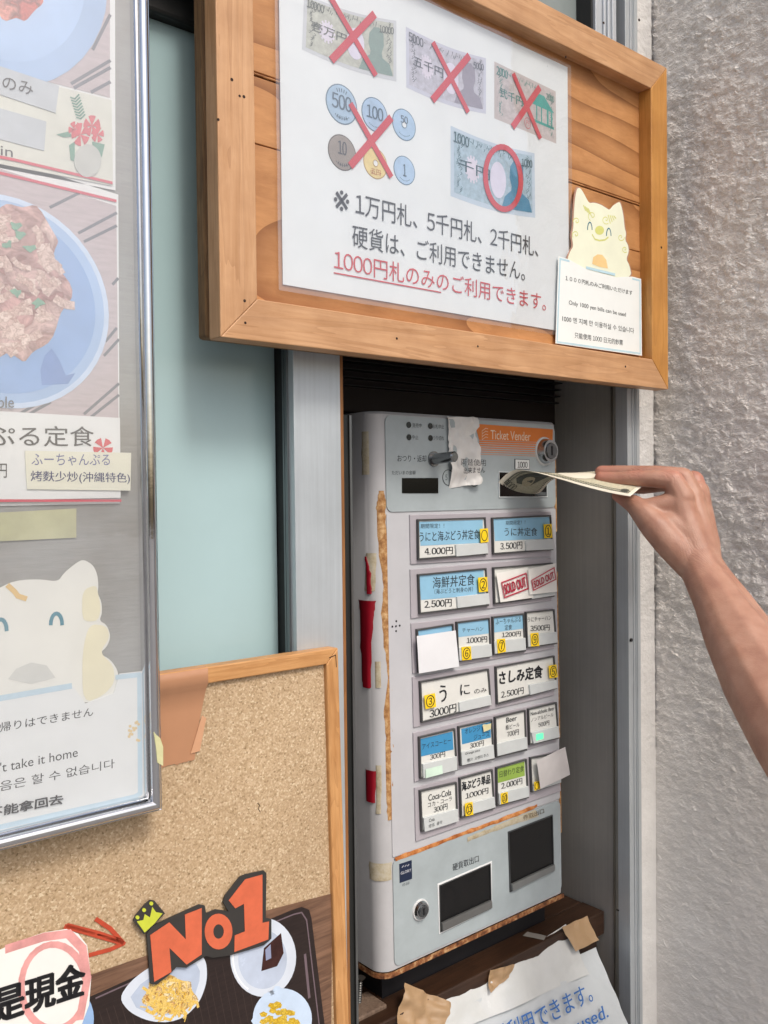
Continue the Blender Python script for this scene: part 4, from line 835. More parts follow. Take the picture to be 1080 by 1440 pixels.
# kraft tape over the frame's top left
def tape(pts, z, m, name, parent=None, **k): mb = MB(); mb.prism(pts, z, z+.0003); return mb.build(name, m, parent, **k)
KRAFT = mat('b08262', .3, var=.05, sc=20, bump=.0003, bsc=50)
T1 = thing('packing_tape', CORK.M, 'wide brown packing tape folded over the top of the cork board frame', 'tape')
xt0, xt1 = uk(215, 950)[0], uk(292, 943)[0]; ytf = ky1-kf
mb = MB(); g_ = []; nx = 16; ys_ = [ky1+.0006-.00*0, ky1-.001, ky1-kf*.5, ytf+.0005, ytf-.004, ytf-.02, uk(285, 1060, KZ)[1]*.4+(ytf-.02)*.6, uk(285, 1066, KZ)[1]]
zs_ = [-.004, .0006, .0006, .0005, KZ+.0012, KZ+.0006, KZ+.0006, KZ+.0007]
for j, (y, z) in enumerate(zip(ys_, zs_)):
    for i in range(nx+1):
        x = xt0+(xt1-xt0-.004*max(0, j-4))*i/nx; g_.append((x, y+(.002*noise.noise(Vector((i*.6, 3, 0))) if j == 7 else 0), z+.0004*abs(noise.noise(Vector((x*90, y*70, 1))))))
mb.add(g_, [((j+1)*(nx+1)+i, (j+1)*(nx+1)+i+1, j*(nx+1)+i+1, j*(nx+1)+i) for j in range(7) for i in range(nx)], 0, True); mb.build('tape_strip', KRAFT, T1)
tape([uk(*p, KZ+.0014) for p in ((268, 1060), (281, 1056), (290, 1010), (284, 1006))], KZ+.0012, mat('c99a78', .25), 'tape_fold', T1)
# poster with tray photo (bottom)
c8 = crop(0, 1180, .46296); CP = PL(CORK.o+CORK.n*(KZ+.0006), u=CORK.u); kp = lambda p: CP.uv(*c8(*p))
PO = thing('food_poster', CP.M, 'food poster of small dishes on a black tray at the bottom of the cork board', 'poster')
mb = MB(); mb.prism([kp(p) for p in ((-60, 990), (1004, 900), (1008, 165), (790, 222), (600, 300), (275, 412), (-60, 530))], 0, .0004); mb.build('poster_sheet', wood('8a6a55', '5d4435', '33241c', 'x', 60, .4, seed=4), PO)
mb = MB(); mb.flat([kp(p) for p in ((-60, 990), (1000, 900), (985, 562), (945, 240), (938, 214), (915, 205), (885, 215), (560, 350), (290, 470), (-60, 610))], .0006); tr = mb.build('tray_picture', mat('2a201e', .3, var=.3, sc=60, scale=(1, 8, 1)), PO)
mb = MB(); mb.stroke([kp(p) for p in ((290, 482), (560, 362), (890, 228), (915, 222), (930, 245), (968, 562))], .0012, .0007); mb.stroke([kp(p) for p in ((925, 350), (938, 480))], .0025, .00072); mb.build('tray_rim', mat('6e5f66', .3), tr)
mb = MB()
for i in range(26):
    x = 300+i*22; mb.stroke([kp((x, 465-(x-290)*.38+60)), kp((x+60, 700))], .0003, .00065)
mb.build('tray_slats', mat('453733', .4), tr)
PLT = mat('cfd8e4', .3, var=.06, sc=25)
mb = MB(); mb.flat([kp(p) for p in soft(((360, 482), (395, 430), (455, 385), (545, 350), (605, 345), (626, 372), (628, 430), (605, 495), (560, 540), (510, 556), (450, 552), (392, 525)))], .0008); d1 = mb.build('leaf_dish_picture', PLT, tr)
mb = MB(); mb.flat([kp(p) for p in ((395, 478), (425, 440), (475, 405), (545, 378), (595, 378), (606, 400), (604, 430), (588, 480), (550, 520), (508, 534), (455, 530), (412, 510))], .00082); mb.build('dish_well', mat('b3c0d4', .25, var=.12, sc=30), d1)
mb = MB(); mb.flat([kp((515+80*(1+.12*math.sin(a*5))*math.cos(a), 475+58*(1+.12*math.sin(a*7))*math.sin(a))) for a in [R(i*10) for i in range(36)]], .00085); mb.build('sprout_bed', food(['d8a83a', 'efd68c', 'c98a2c', 'f3e7c0', 'e0b040'], 170, .04, .5), d1)
mb = MB(); random.seed(5)
for i in range(70):
    a = random.random()*6.28; r_ = random.random()**.5; x, y = 515+68*r_*math.cos(a), 475+52*r_*math.sin(a); t = random.random()*3.14; L = 12+random.random()*18
    mb.stroke([kp((x, y)), kp((x+L*math.cos(t), y+L*math.sin(t))), kp((x+L*1.4*math.cos(t+.5), y+L*1.4*math.sin(t+.5)))], .0009+.0012*(i % 3 == 0), .0009+i*2e-6, mi=i % 5)
mb.build('bean_sprouts', [food(['e8c24a', 'f2d98a'], 300, .03, .8), food(['f4ecd0', 'e6d8ac'], 300, .03, .8), mat('d99a34', .3, var=.2, sc=200), food(['f6f0e4', 'e9dfc8'], 300, .03, .8), mat('cf6030', .3, var=.2, sc=200)], d1)
mb = MB(); mb.flat([kp(p) for p in circ((798, 358), 100, 36, 120)], .0008); d2_ = mb.build('round_plate_picture', PLT, tr); mb = MB(); mb.flat([kp(p) for p in circ((796, 364), 74, 36, 90)], .00084); mb.build('plate_well', mat('b7c3d6', .25, var=.12, sc=30), d2_); mb = MB(); mb.stroke([kp((798+92*math.cos(R(q)), 358+111*math.sin(R(q)))) for q in range(120, 215, 8)], .0012, .00086); mb.build('rim_glint', mat('f2f5fa', .2), d2_)
mb = MB(); mb.flat([kp(p) for p in ((792, 400), (800, 330), (852, 284), (860, 345), (840, 385))], .0009); mb.build('dark_jelly', mat('3a1f1c', .2, var=.3, sc=80), d2_); mb = MB(); mb.flat([kp(p) for p in ((804, 335), (820, 318), (822, 360), (806, 368))], .001); mb.build('jelly_glint', mat('8e96b4', .2), d2_)
mb = MB(); mb.flat([kp(p) for p in circ((856, 545), 90, 36, 93)], .0008, 0)
for i in range(60):
    a = random.random()*6.28; r_ = .72+.25*random.random(); p = (856+90*r_*math.cos(a), 545+93*r_*math.sin(a)); mb.flat([kp(q) for q in circ(p, 7+6*random.random(), 6)], .00085+i*1e-6, 1)
mb.build('patterned_bowl_picture', [mat('c3d6ec', .3), mat('3f7ec0', .3)], tr)
mb = MB()
for i in range(46):
    a = random.random()*6.28; r_ = random.random()**.5; x, y = 848+52*r_*math.cos(a), 545+48*r_*math.sin(a); mb.flat([kp(q) for q in circ((x, y), 13, 5, 9, a)], .00095+i*3e-6, i % 3)
mb.build('yellow_pickles', [food(['d9b21f', 'e8cc50'], 200, .03, .6), food(['b98c14', 'd0a62a'], 200, .03, .6), food(['e6c84a', 'f0dc7a'], 200, .03, .7)], tr)
mb = MB(); mb.flat([kp(p) for p in circ((222, 545), 62, 24, 90)], .0008); mb.build('bowl_edge_picture', mat('8fb0d8', .3), tr)
# No1 cut-out
def cut(name, label, cat_, pts, z0, z1, m): mb = MB(); mb.prism([kp(p) for p in pts], z0, z1); return mb.build(name, m, M=CP.M, label=label, cat=cat_)
NO = cut('number_one_cutout', 'orange No1 card cut-out with black outline on the food poster', 'cut-out lettering', [(440, 285), (455, 262), (510, 235), (600, 195), (616, 198), (620, 222), (650, 210), (688, 216), (672, 188), (678, 168), (722, 112), (740, 104), (795, 92), (803, 100), (801, 235), (818, 240), (818, 298), (795, 318), (740, 335), (695, 348), (640, 356), (620, 350), (560, 386), (530, 384), (505, 410), (470, 437), (452, 435), (446, 360)], .0018, .0034, mat('33312f', .6))
mb = MB(); mb.prism([kp(p) for p in ((398, 242), (404, 228), (430, 196), (448, 180), (462, 182), (494, 220), (455, 260), (430, 284))], .0030, .0042); cr = mb.build('crown_backing', mat('33312f', .6), NO)
OR = mat('cf6645', .6, var=.1, sc=90, bump=.0003, bsc=300)
for pts, nm in (([(450, 287), (508, 248), (558, 300), (555, 225), (606, 205), (606, 345), (560, 376), (508, 325), (514, 398), (462, 428)], 'letter_n'), ([(688, 182), (738, 118), (790, 104), (790, 250), (810, 246), (808, 300), (705, 338), (706, 288), (737, 276), (734, 192), (708, 206)], 'digit_one')):
    mb = MB(); mb.prism([kp(p) for p in pts], .0035, .0038); mb.build(nm, OR, NO)
mb = MB(); mb.ring([kp(p) for p in circ((657, 276), 42, 28, 54)], [kp(p) for p in circ((657, 276), 16, 28, 22)], .0035, .0038); mb.build('letter_o', OR, NO)
mb = MB(); mb.prism([kp(p) for p in ((432, 278), (408, 244), (428, 240), (432, 222), (448, 232), (455, 200), (466, 216), (486, 220), (462, 250))], .0043, .0045)
for p in ((410, 232), (430, 210), (452, 190)): mb.prism([kp(q) for q in circ(p, 6, 10)], .0043, .0046)
mb.build('crown', mat('c2cb3e', .5, var=.08, sc=90), NO)
# cash note
cn = thing('cash_note', CP.M, 'torn white paper with pink ring and black characters left of the No1 cut-out', 'note')
mb = MB(); mb.prism([kp(p) for p in ((-60, 360), (60, 306), (130, 282), (200, 271), (235, 285), (262, 320), (274, 420), (268, 500), (245, 562), (220, 640), (-60, 700))], .0012, .0018); mb.build('paper', PAPER, cn)
mb = MB(); PK = mat('d99a97', .6, var=.2, sc=60)
mb.stroke([kp((160+98*math.cos(t), 445+128*math.sin(t))) for t in [R(i*12) for i in range(31)]], .0045, .0019); mb.stroke([kp(p) for p in ((20, 330), (130, 295), (205, 285), (248, 330), (262, 420), (240, 540))], .006, .00185); mb.build('pink_ring', PK, cn)
mb = MB(); put(mb, '是現金', kp((-22, 560)), kp((252, 470)), kp((-22, 452)), .0022, bold=.035, jit=.004); mb.build('lettering', M_black, cn)
mb = MB()
for L in (((198, 265), (290, 292), (372, 316)), ((292, 243), (335, 272), (376, 318)), ((376, 316), (335, 335), (272, 352)), ((205, 262), (300, 286), (370, 310))): mb.stroke([kp(p) for p in L], .0032, .0002)
mb.build('red_arrow', mat('b5452a', .6, var=.15, sc=120), M=CP.M, label='hand-drawn red arrow pointing right at the No1 cut-out', cat='arrow')

# ------------------------------------------------------------------ menu board with chrome frame (left)
um = MENU.uv; mx1 = (um(220.4, 37)[0]+um(228.2, 1133)[0])/2; my0 = (um(228, 1145)[1]+um(2, 1200)[1])/2; mw = um(228, 900)[0]-um(206, 900)[0]; print('menu', mx1, my0, mw)
mx0, my1 = mx1-.62, my0+.92
MBo = thing('menu_board', MENU.M, 'glazed menu display in a polished chrome frame at the left edge', 'menu board')
pr_ = [(0, -.018), (0, -.0065), (mw*.06, -.0055), (mw*.12, -.0062), (mw*.16, -.0062)]+[(mw*(.16+.34*(1-math.cos(R(180*i/12)))), -.0055+.0055*math.sin(R(180*i/12))) for i in range(13)]+[(mw*.86, -.0062), (mw*.93, -.0058), (mw, -.0066), (mw, -.018)]
for sd_ in range(4):
    mb = frame_side((mx0, my0, mx1, my1), pr_, sd_); mb.sm = [len(f) == 4 for f in mb.f]; o = mb.build('frame_bar', CHROME if sd_ in (0, 2) else CHROME, MBo)
    e_ = o.modifiers.new('e', 'EDGE_SPLIT'); e_.split_angle = R(50)
mb = MB(); mb.box((mx0+.002, my0+.002, -.0175), (mx1-.002, my1-.002, -.0125)); mb.build('back_panel', wood('9a9c9a', '8d8f8e', '838584', 'x', 150, .55, seed=8), MBo)
mb = MB(); mb.flat([(mx0+mw*.9, my0+mw*.9), (mx1-mw*.9, my0+mw*.9), (mx1-mw*.9, my1-mw*.9), (mx0+mw*.9, my1-mw*.9)], -.0065); mb.build('glass', film(1.6, .00012, .02, sky_haze=.11), MBo)
mb = MB(); mb.prism([um(*p, 0) for p in ((216, 1030), (225, 1038), (229, 1050), (229, 1077), (221, 1072), (219, 1050))], -.0005, .0006); mb.build('tape_scrap', mat('c9c89a', .7, bump=.0006), MBo)
MP = PL(MENU.o+MENU.n*(-.0120)); ump = MP.uv
def mp(pts): return [ump(*p) for p in pts]
def mtx(mb, t, BL, BR, TL, z, **k): put(mb, t, ump(*BL), ump(*BR), ump(*TL), z, **k)
CLOTH = mat('b9aeb2', .7, var=.12, sc=60, scale=(1, 6, 1)); STR = mat('6d7078', .7); PBL = mat('9dbbe0', .35, var=.10, sc=9); RL = mat('c8334c', .5)
def menu_sheet(name, label, quad, plate, food, stripes, seed):
    t = thing(name, MP.M, label, 'menu sheet'); random.seed(seed)
    mb = MB(); mb.prism(mp(quad), .0002, .0006); mb.build('paper', WHITE, t)
    return t
m1 = menu_sheet('menu_sheet', 'upper menu sheet with a blue plate and hibiscus flower behind the glass', ((-230, 192), (162, 268), (161, -150), (-230, -262)), 0, 0, 0, 1)
mb = MB(); mb.flat(mp(((-226, 40), (154, 138), (154, -148), (-226, -255))), .0008); mb.build('tablecloth_picture', CLOTH, m1)
mb = MB(); 
for i, (a, b_) in enumerate((((100, 118), (154, 86)), ((104, 124), (154, 96)), ((130, 70), (154, 22)), ((128, 130), (154, 116)))): mb.stroke([ump(*a), ump(*b_)], .0022, .0009+i*1e-6)
mb.build('cloth_stripes', STR, m1)
mb = MB(); mb.flat(pell(MP, 30, -10, 120, 132), .0010); pl_ = mb.build('plate_picture', PBL, m1)
mb = MB(); mb.flat(pell(MP, 26, -12, 92, 100), .00105); mb.build('plate_well', mat('a4c2e6', .35, var=.12, sc=14), pl_)
mb = MB(); mb.flat(mp([(22+36*(1+.12*math.sin(a*4))*math.cos(a), -10+40*(1+.1*math.sin(a*7))*math.sin(a)) for a in [R(i*10) for i in range(36)]]), .0011); mb.build('tomato_picture', food(['c9503e', 'e07a66', 'b83e30', 'e8a08e'], 70, .03), pl_)
mb = MB(); mb.prism(mp(((-226, 188), (158, 262), (156, 142), (80, 122), (-226, 40))), .0011, .0013); mb.build('caption_band', mat('cfd2c9', .6), m1)
mb = MB(); mb.prism(mp(((-20, 128), (77, 160), (82, 122), (-20, 88))), .0014, .0018); mb.prism(mp(((-20, 192), (61, 213), (64, 172), (-20, 148))), .0014, .0018); st_ = mb.build('price_cover', mat('b5bdc4', .5), m1)
mb = MB(); mtx(mb, 'のみ', (2, 126), (45, 136), (2, 108), .0022); mtx(mb, 'in', (0, 219), (17, 222), (0, 206), .0016); mb.build('lettering', INK, m1)
mb = MB()
for cx, cy, r_ in ((112, 190, 13), (128, 178, 12), (104, 183, 9), (136, 190, 9)):
    for k in range(5):
        a = R(72*k+cx); mb.flat([ump(cx, cy)]+[ump(cx+r_*math.cos(a+t), cy+r_*1.25*math.sin(a+t)) for t in (-.45, -.2, .2, .45)], .0016+k*2e-6)
mb.build('hibiscus', mat('c8505a', .5, var=.15, sc=120), m1)
mb = MB(); mb.flat(mp(((78, 190), (95, 186), (102, 193), (88, 194))), .0016); mb.flat(mp(((128, 200), (146, 204), (142, 222), (130, 212))), .0016); mb.flat(mp(((96, 205), (104, 200), (104, 228), (98, 226))), .0016)
for k in range(8): mb.stroke([ump(104+k*1.2, 140+k*4), ump(110+k*1.2, 134+k*4)], .0010, .0016); mb.stroke([ump(104+k*1.2, 140+k*4), ump(98+k*1.2, 138+k*4)], .0010, .0016)
mb.build('leaves', mat('5f8f7c', .5, var=.15, sc=120), m1)
mb = MB(); mb.prism(pell(MP, 122, 227, 19, 23), .0017, .0020); mb.build('cover_disc', mat('b8bcb8', .5), m1)
mb = MB(); mb.stroke([ump(-40, 214), ump(20, 226), ump(156, 258)], .0020, .0018); mb.build('red_rule', RL, m1)
m2 = menu_sheet('menu_sheet', 'lower menu sheet with a fu champuru dish on a blue plate behind the glass', ((-230, 716), (168, 708), (166, 274), (-230, 150)), 0, 0, 0, 2)
mb = MB(); mb.flat(mp(((-226, 580), (166, 588), (163, 290), (-226, 165))), .0008); mb.build('tablecloth_picture', CLOTH, m2)
mb = MB()
for i, (a, b_) in enumerate((((110, 328), (163, 300)), ((118, 340), (163, 318)), ((70, 292), (110, 272)), ((148, 480), (163, 462)), ((146, 500), (166, 478)), ((118, 582), (166, 540)), ((128, 586), (166, 556)), ((20, 586), (62, 562)), ((30, 588), (70, 566)), ((158, 400), (165, 392)))): mb.stroke([ump(*a), ump(*b_)], .0020, .0009+i*1e-6)
mb.build('cloth_stripes', STR, m2)
mb = MB(); c = ump(8, 425); mb.flat(circ(c, abs(ump(152, 425)[0]-c[0]), 48), .0010); pl_ = mb.build('plate_picture', PBL, m2)
mb = MB(); mb.flat(mp(((56, 520), (62, 500), (72, 490), (82, 505), (92, 528), (105, 525), (95, 540), (58, 542))), .0011); mb.build('plate_pattern', mat('6f8fc4', .5, var=.1), pl_)
random.seed(11)
ring_c = ump(8, 425); rr_ = abs(ump(152, 425)[0]-ring_c[0])
mb = MB(); mb.ring(circ(ring_c, rr_, 48), circ(ring_c, rr_*.95, 48), .00102, .00106); mb.build('plate_rim', mat('c3d6ee', .3), pl_)
mb = MB(); mb.flat(circ(ring_c, rr_*.86, 48), .00108); mb.build('plate_well', mat('86a9d8', .35, var=.14, sc=14), pl_)
base = [(8+84*(1+.10*math.sin(a*5)+.07*math.sin(a*9+1))*math.cos(a), 398+112*(1+.07*math.sin(a*6+2)+.05*math.sin(a*11))*math.sin(a)) for a in [R(i*5) for i in range(72)]]
mb = MB(); mb.flat(mp(base), .0012); ff = mb.build('stir_fry_picture', food(['c4928f', 'd9b3ae', 'b27f7c', 'dfc4be', 'c99c98', 'e6ccc4', 'b07a72'], 42, .04, .6), pl_)
mb = MB()
for i in range(60):
    a = random.random()*6.28; r_ = random.random()**.6; x = 10+72*r_*math.cos(a); y = 398+98*r_*math.sin(a); t = random.random()*3.1; L = 8+random.random()*12; b_ = random.random()-.5
    mb.stroke([ump(x+L*q*math.cos(t+b_*q), y+L*q*math.sin(t+b_*q)) for q in (0, .5, 1, 1.5)], .0035+.003*random.random(), .0013+i*4e-6, i % 4)
mb.build('stir_fry_slices', [food(['d9bdb4', 'e6d3ca', 'c9a79d'], 160, .03, .7), food(['b5857c', 'cfa79d', 'a06f66'], 160, .03, .7), food(['efe4dc', 'dccac0'], 160, .03, .8), food(['c79d90', 'b98a80'], 160, .03, .7)], ff)
mb = MB()
for x, y in ((20, 318), (26, 330), (10, 345), (52, 428), (22, 412), (40, 350)): mb.flat(mp([(x+(7+4*math.sin(k*2.3+x))*math.cos(R(40*k)), y+(6+3*math.cos(k*1.7+y))*math.sin(R(40*k))) for k in range(9)]), .0016)
mb.build('green_leaves', mat('6f9f86', .5, var=.2, sc=200), ff)
mb = MB(); mb.prism(mp(((-226, 708), (168, 700), (167, 588), (-226, 566))), .0019, .0022); mb.build('caption_band', WHITE, m2)
mb = MB(); mtx(mb, 'ぷる定食', (-18, 628), (130, 628), (-18, 598), .0025, bold=.006); mtx(mb, '円', (-8, 672), (8, 672), (-8, 652), .0025); mb.build('lettering', INK, m2)
mb = MB(); mtx(mb, 'ble', (-4, 574), (18, 574), (-4, 558), .0025, bold=.01); mb.build('lettering', mat('5c5f66', .5), m2)
mb = MB()
for k in range(5): a = R(72*k+20); mb.flat([ump(143, 630)]+[ump(143+14*math.cos(a+t), 630+14*math.sin(a+t)) for t in (-.4, 0, .4)], .0024+k*2e-6)
mb.build('hibiscus', mat('c8424e', .5), m2)
mb = MB(); mb.prism(mp(((36, 688), (181, 690), (182, 637), (33, 634))), .0028, .0031); sk = mb.build('name_sticker', mat('dfe0d0', .5, var=.05, sc=15), m2)
mb = MB(); mtx(mb, 'ふーちゃんぷる', (42, 655), (152, 655), (42, 638), .0033); mb.build('lettering', mat('565f94', .5), sk)
mb = MB(); mtx(mb, '烤麩少炒(沖縄特色)', (41, 679), (180, 681), (41, 662), .0033, bold=.008); mb.build('lettering', mat('2d3768', .5), sk)
mb = MB(); mb.stroke([ump(-60, 704), ump(168, 704)], .0018, .0024); mb.build('red_rule', RL, m2)
mb = MB(); mb.stroke([ump(-60, 232), ump(0, 244), ump(162, 283)], .0020, .0012); mb.build('red_rule', RL, m2)
mb = MB(); mb.prism(mp(((-60, 764), (107, 756), (107, 715), (-60, 724))), .0002, .0006); mb.build('masking_tape', mat('b9ba94', .6, var=.12, sc=40, bump=.0005, bsc=80), M=MP.M, label='faded yellow tape strip on the grey panel below the menu sheets', cat='tape')
# large lion-dog card
c9 = crop(0, 700, .36111); u9 = lambda p: ump(*c9(*p))
CM = thing('takeout_notice', MP.M, 'large cut-out card with a cream lion-dog and a no take-home text behind glass', 'notice')
mb = MB(); mb.prism([u9(p) for p in soft(((-120, 800), (-120, 420), (0, 348), (60, 322), (150, 316), (225, 327), (248, 292), (300, 250), (325, 240), (362, 262), (378, 300), (382, 345), (378, 372), (394, 405), (396, 450), (385, 478), (415, 495), (430, 540), (415, 580), (385, 606), (430, 630), (462, 680), (462, 800)))], .0003, .0007); dog = mb.build('lion_dog', mat('dfe1dc', .5, var=.03, sc=25), CM)
mb = MB(); mb.prism([u9(p) for p in ((-120, 1340), (0, 1305), (530, 1185), (556, 1172), (562, 1150), (560, 690), (552, 674), (462, 684), (440, 760), (330, 800), (280, 730), (-120, 800))], .0008, .0012); card = mb.build('text_card', mat('dde2e4', .45, var=.02), CM)
mb = MB(); mb.stroke([u9(p) for p in ((452, 698), (540, 688), (543, 1150), (520, 1163), (0, 1280), (-120, 1310))], .0036, .0013); mb.stroke([u9((-60, 790)), u9((272, 732))], .0040, .0013); mb.build('blue_border', mat('b9d2e2', .5), card)
mb = MB(); mb.flat([u9(p) for p in soft(((318, 360), (372, 338), (380, 372), (392, 430), (380, 478), (340, 482), (318, 470)))], .0009); mb.flat([u9(p) for p in soft(((345, 490), (415, 498), (426, 545), (385, 602), (440, 650), (445, 720), (400, 770), (320, 800), (318, 600)))], .0009); mb.build('mane_patch', mat('e0dcc0', .5, var=.05, sc=30), dog)
mb = MB(); mb.stroke([u9((218+22*math.cos(t), 492-42*math.sin(t))) for t in [R(180-i*18) for i in range(11)]], .0026, .001); mb.stroke([u9((2+22*math.cos(t), 515-42*math.sin(t))) for t in [R(180-i*18) for i in range(11)]], .0026, .001); mb.build('eyes', mat('3f7f92', .5), dog)
mb = MB(); mb.stroke([u9(p) for p in ((30, 342), (55, 365), (68, 382), (98, 392))], .0035, .001); mb.build('gold_mark', mat('d5b36c', .5), dog)
mb = MB()
for i in range(14): mb.flat([u9(q) for q in circ((495+random.random()*45, 870+random.random()*80), 6, 7)], .0014+i*2e-6)
mb.build('gold_flower', mat('dcc79a', .5), card)
mb = MB(); mb.flat([u9(p) for p in ((30, 705), (60, 665), (120, 640), (180, 652), (215, 700), (120, 725))], .00092); mb.build('tongue', mat('c9ccc9', .5), dog)
mb = MB(); put(mb, '持ち帰りはできません', u9((-105, 930)), u9((360, 848)), u9((-105, 892)), .0014, bold=.004); put(mb, "can't take it home", u9((-78, 1084)), u9((300, 1006)), u9((-78, 1045)), .0014); put(mb, '남은 음은 할 수 없습니다', u9((-130, 1168)), u9((443, 1050)), u9((-130, 1128)), .0014); put(mb, '不能拿回去', u9((-50, 1245)), u9((240, 1188)), u9((-50, 1205)), .0020, bold=.03, jit=.006); mb.build('lettering', INK, card)

# ------------------------------------------------------------------ papers and scraps on the ledge
P0 = onX(838, 1330, XT0-.03); P1 = onX(884, 1442, XT0-.03)
LP = PL(P0, x=(1, 0, 0), u=P0-P1); ulp = LP.uv
PS = thing('fallen_notice', LP.M, 'crumpled white plastic-covered notice with blue writing lying on the wooden ledge', 'notice')
def psheet(pts4, z, m, name, amp, fq, n=26, seed=1, parent=PS, torn=True): return sheet(LP, [ulp(*p) for p in pts4], z, m, amp, fq, name, parent, n, seed, torn=torn)
psheet(((600, 1600), (945, 1590), (838, 1332), (628, 1424)), 0, mat('b9bfc2', .3, var=.08, sc=12, bump=.005, bsc=22, coat=.6), 'sheet', .004, 14)
psheet(((570, 1480), (828, 1370), (793, 1300), (618, 1410)), .004, mat('c3c6c5', .25, var=.08, sc=12, bump=.006, bsc=26, coat=.8), 'plastic_fold', .006, 16, seed=4)
mb = MB(); put(mb, 'ご利用できます。', ulp(700, 1478, .006), ulp(835, 1408, .006), ulp(692, 1446, .006), .0062, bold=.01); put(mb, 'can be used.', ulp(748, 1486, .006), ulp(856, 1430, .006), ulp(744, 1466, .006), .0062, bold=.02); mb.build('blue_lettering', mat('2a62a6', .5), PS)
KP = mat('9f8362', .5, var=.08, sc=20, bump=.001, bsc=40)
for nm, pts, amp, sd_, lb in (('kraft_scrap', ((555, 1452), (622, 1448), (634, 1410), (569, 1382)), .010, 2, 'crumpled brown paper tape at the left corner of the fallen notice'), ('kraft_scrap', ((810, 1338), (842, 1322), (825, 1288), (790, 1304)), .003, 6, 'brown tape square at the upper right corner of the fallen notice'), ('kraft_scrap', ((692, 1396), (718, 1374), (724, 1356), (690, 1364)), .010, 8, 'curled beige tape end sticking up behind the fallen notice')):
    sheet(LP, [ulp(*p, .012) for p in pts], .012, KP, amp, 40, nm, None, 16, sd_, torn=True, M=LP.M, label=lb, cat='tape', group='tape scraps around the fallen notice')
zL = .0006
LG = PL((0, yl, LZ), x=(1, 0, 0), u=(0, 1, 0))
sheet(LG, [LG.uv(*p, zL) for p in ((735, 1316), (765, 1322), (768, 1316), (742, 1310))], zL, mat('8d8a84', .4), .0006, 60, 'clear_tape_scrap', None, 6, 1, M=LG.M, label='small piece of clear tape stuck on the dark ledge', cat='tape')
# timber block with a screw, bottom left of the ledge
bz = LZ+.004; bp = onZ(520, 1412, bz)
TB = thing('timber_block', Matrix.Translation(bp), 'short grey timber block with a screw standing in it beside the cork board', 'timber block')
mb = MB(); mb.box((-.028, -.012, -.10), (.014, .022, 0)); mb.build('block', wood('7d6a5b', '5d4c40', '3a2e27', 'z', 80, .7, seed=3), TB, bevel=.0015)
mb = MB(); mb.box((-.03, -.03, -.10), (-.006, -.0125, -.012)); mb.build('block_step', wood('6f5646', '4a372c', '2a1e18', 'z', 80, .7, seed=6), TB, bevel=.0015)
sc_ = onZ(505, 1410, bz)-bp; mb = MB(); mb.cyl((sc_.x, sc_.y, -.01), (sc_.x+.002, sc_.y, .024), .0018, .0022, 14)
for i in range(9): z = .001+i*.0025; mb.cyl((sc_.x+.0002*i, sc_.y, z), (sc_.x+.0002*i, sc_.y, z+.001), .0028, .0022, 14)
mb.cyl((sc_.x+.002, sc_.y, .023), (sc_.x+.0022, sc_.y, .0265), .0024, .0055, 20); mb.build('screw', mat('6d6d6b', .35, metal=.9), TB)

# ------------------------------------------------------------------ banknote held to the slot
def lerp(a, b, t): return a+(b-a)*t
Lp = [(700, 679), (712, 667), (727, 660.5), (752, 664), (785, 673), (815, 682), (845, 690), (868, 695), (886, 698)]
Rp = [(741, 698), (760, 692), (775, 676), (800, 667), (832, 663), (862, 662), (885, 663), (905, 665), (922, 668)]
LE, RE = Vector((.825, .5737)), Vector((.897, .598)); LS, RS = Vector((.772, YM+.0)), Vector((.838, YM+.002))
def onP(px, py, A, B, t):
    """height of the photo ray where it passes over the banknote's own edge line (plan view)"""
    d = ray(px, py); n2 = Vector((B.y-A.y, -(B.x-A.x))); k = n2.dot(A)/(n2.x*d.x+n2.y*d.y); return CAM+d*k
n = len(Lp); rows = []
for i in range(n): rows.append((onP(*Lp[i], LS, LE, 0), onP(*Rp[i], RS, RE, 0)))
BW = 10; SUBR = 4; grid_r = []
for i in range((n-1)*SUBR+1):
    k = min(i//SUBR, n-2); t = i/SUBR-k
    def cr(q, j):
        p = [rows[max(0, min(n-1, k+o))][j] for o in (-1, 0, 1, 2)]
        return .5*((2*p[1])+(p[2]-p[0])*t+(2*p[0]-5*p[1]+4*p[2]-p[3])*t*t+(3*p[1]-p[0]-3*p[2]+p[3])*t**3)
    a, b_ = cr(0, 0), cr(0, 1); grid_r.append((a, b_))
NR = len(grid_r); vs = []; uvs = []
for i, (a, b_) in enumerate(grid_r):
    s_ = i/(NR-1); roll = .010*max(0, 1-s_*3)
    for j in range(BW+1):
        w = j/BW; p = a.lerp(b_, w); p = p+Vector((0, 0, -roll*math.sin(w*math.pi)*.6)); vs.append(p); uvs.append((s_, w))
fs = [(i*(BW+1)+j, (i+1)*(BW+1)+j, (i+1)*(BW+1)+j+1, i*(BW+1)+j+1) for i in range(NR-1) for j in range(BW)]
print('bill length', sum((grid_r[i][0]-grid_r[i+1][0]).length for i in range(NR-1)), 'w', (grid_r[0][0]-grid_r[0][1]).length, (grid_r[-1][0]-grid_r[-1][1]).length)
def bill_pt(s_, w, h=.0):
    f = s_*(NR-1); i = min(int(f), NR-2); t = f-i
    wj = w*BW; j = min(int(wj), BW-1); tj = wj-j
    P = lambda ii, jj: vs[ii*(BW+1)+jj]
    p = P(i, j).lerp(P(i, j+1), tj).lerp(P(i+1, j).lerp(P(i+1, j+1), tj), t)
    du = P(i+1, j)-P(i, j); dv = P(i, j+1)-P(i, j); nn = du.cross(dv).normalized(); return p+nn*h
BILL = thing('banknote', Matrix.Translation((.82, .64, CH)), 'thousand yen banknote being fed by hand into the machine slot', 'banknote')
def bchild(mb, name, m): o = mb.build(name, m); o.parent = BILL; o.matrix_parent_inverse = BILL.matrix_world.inverted(); return o
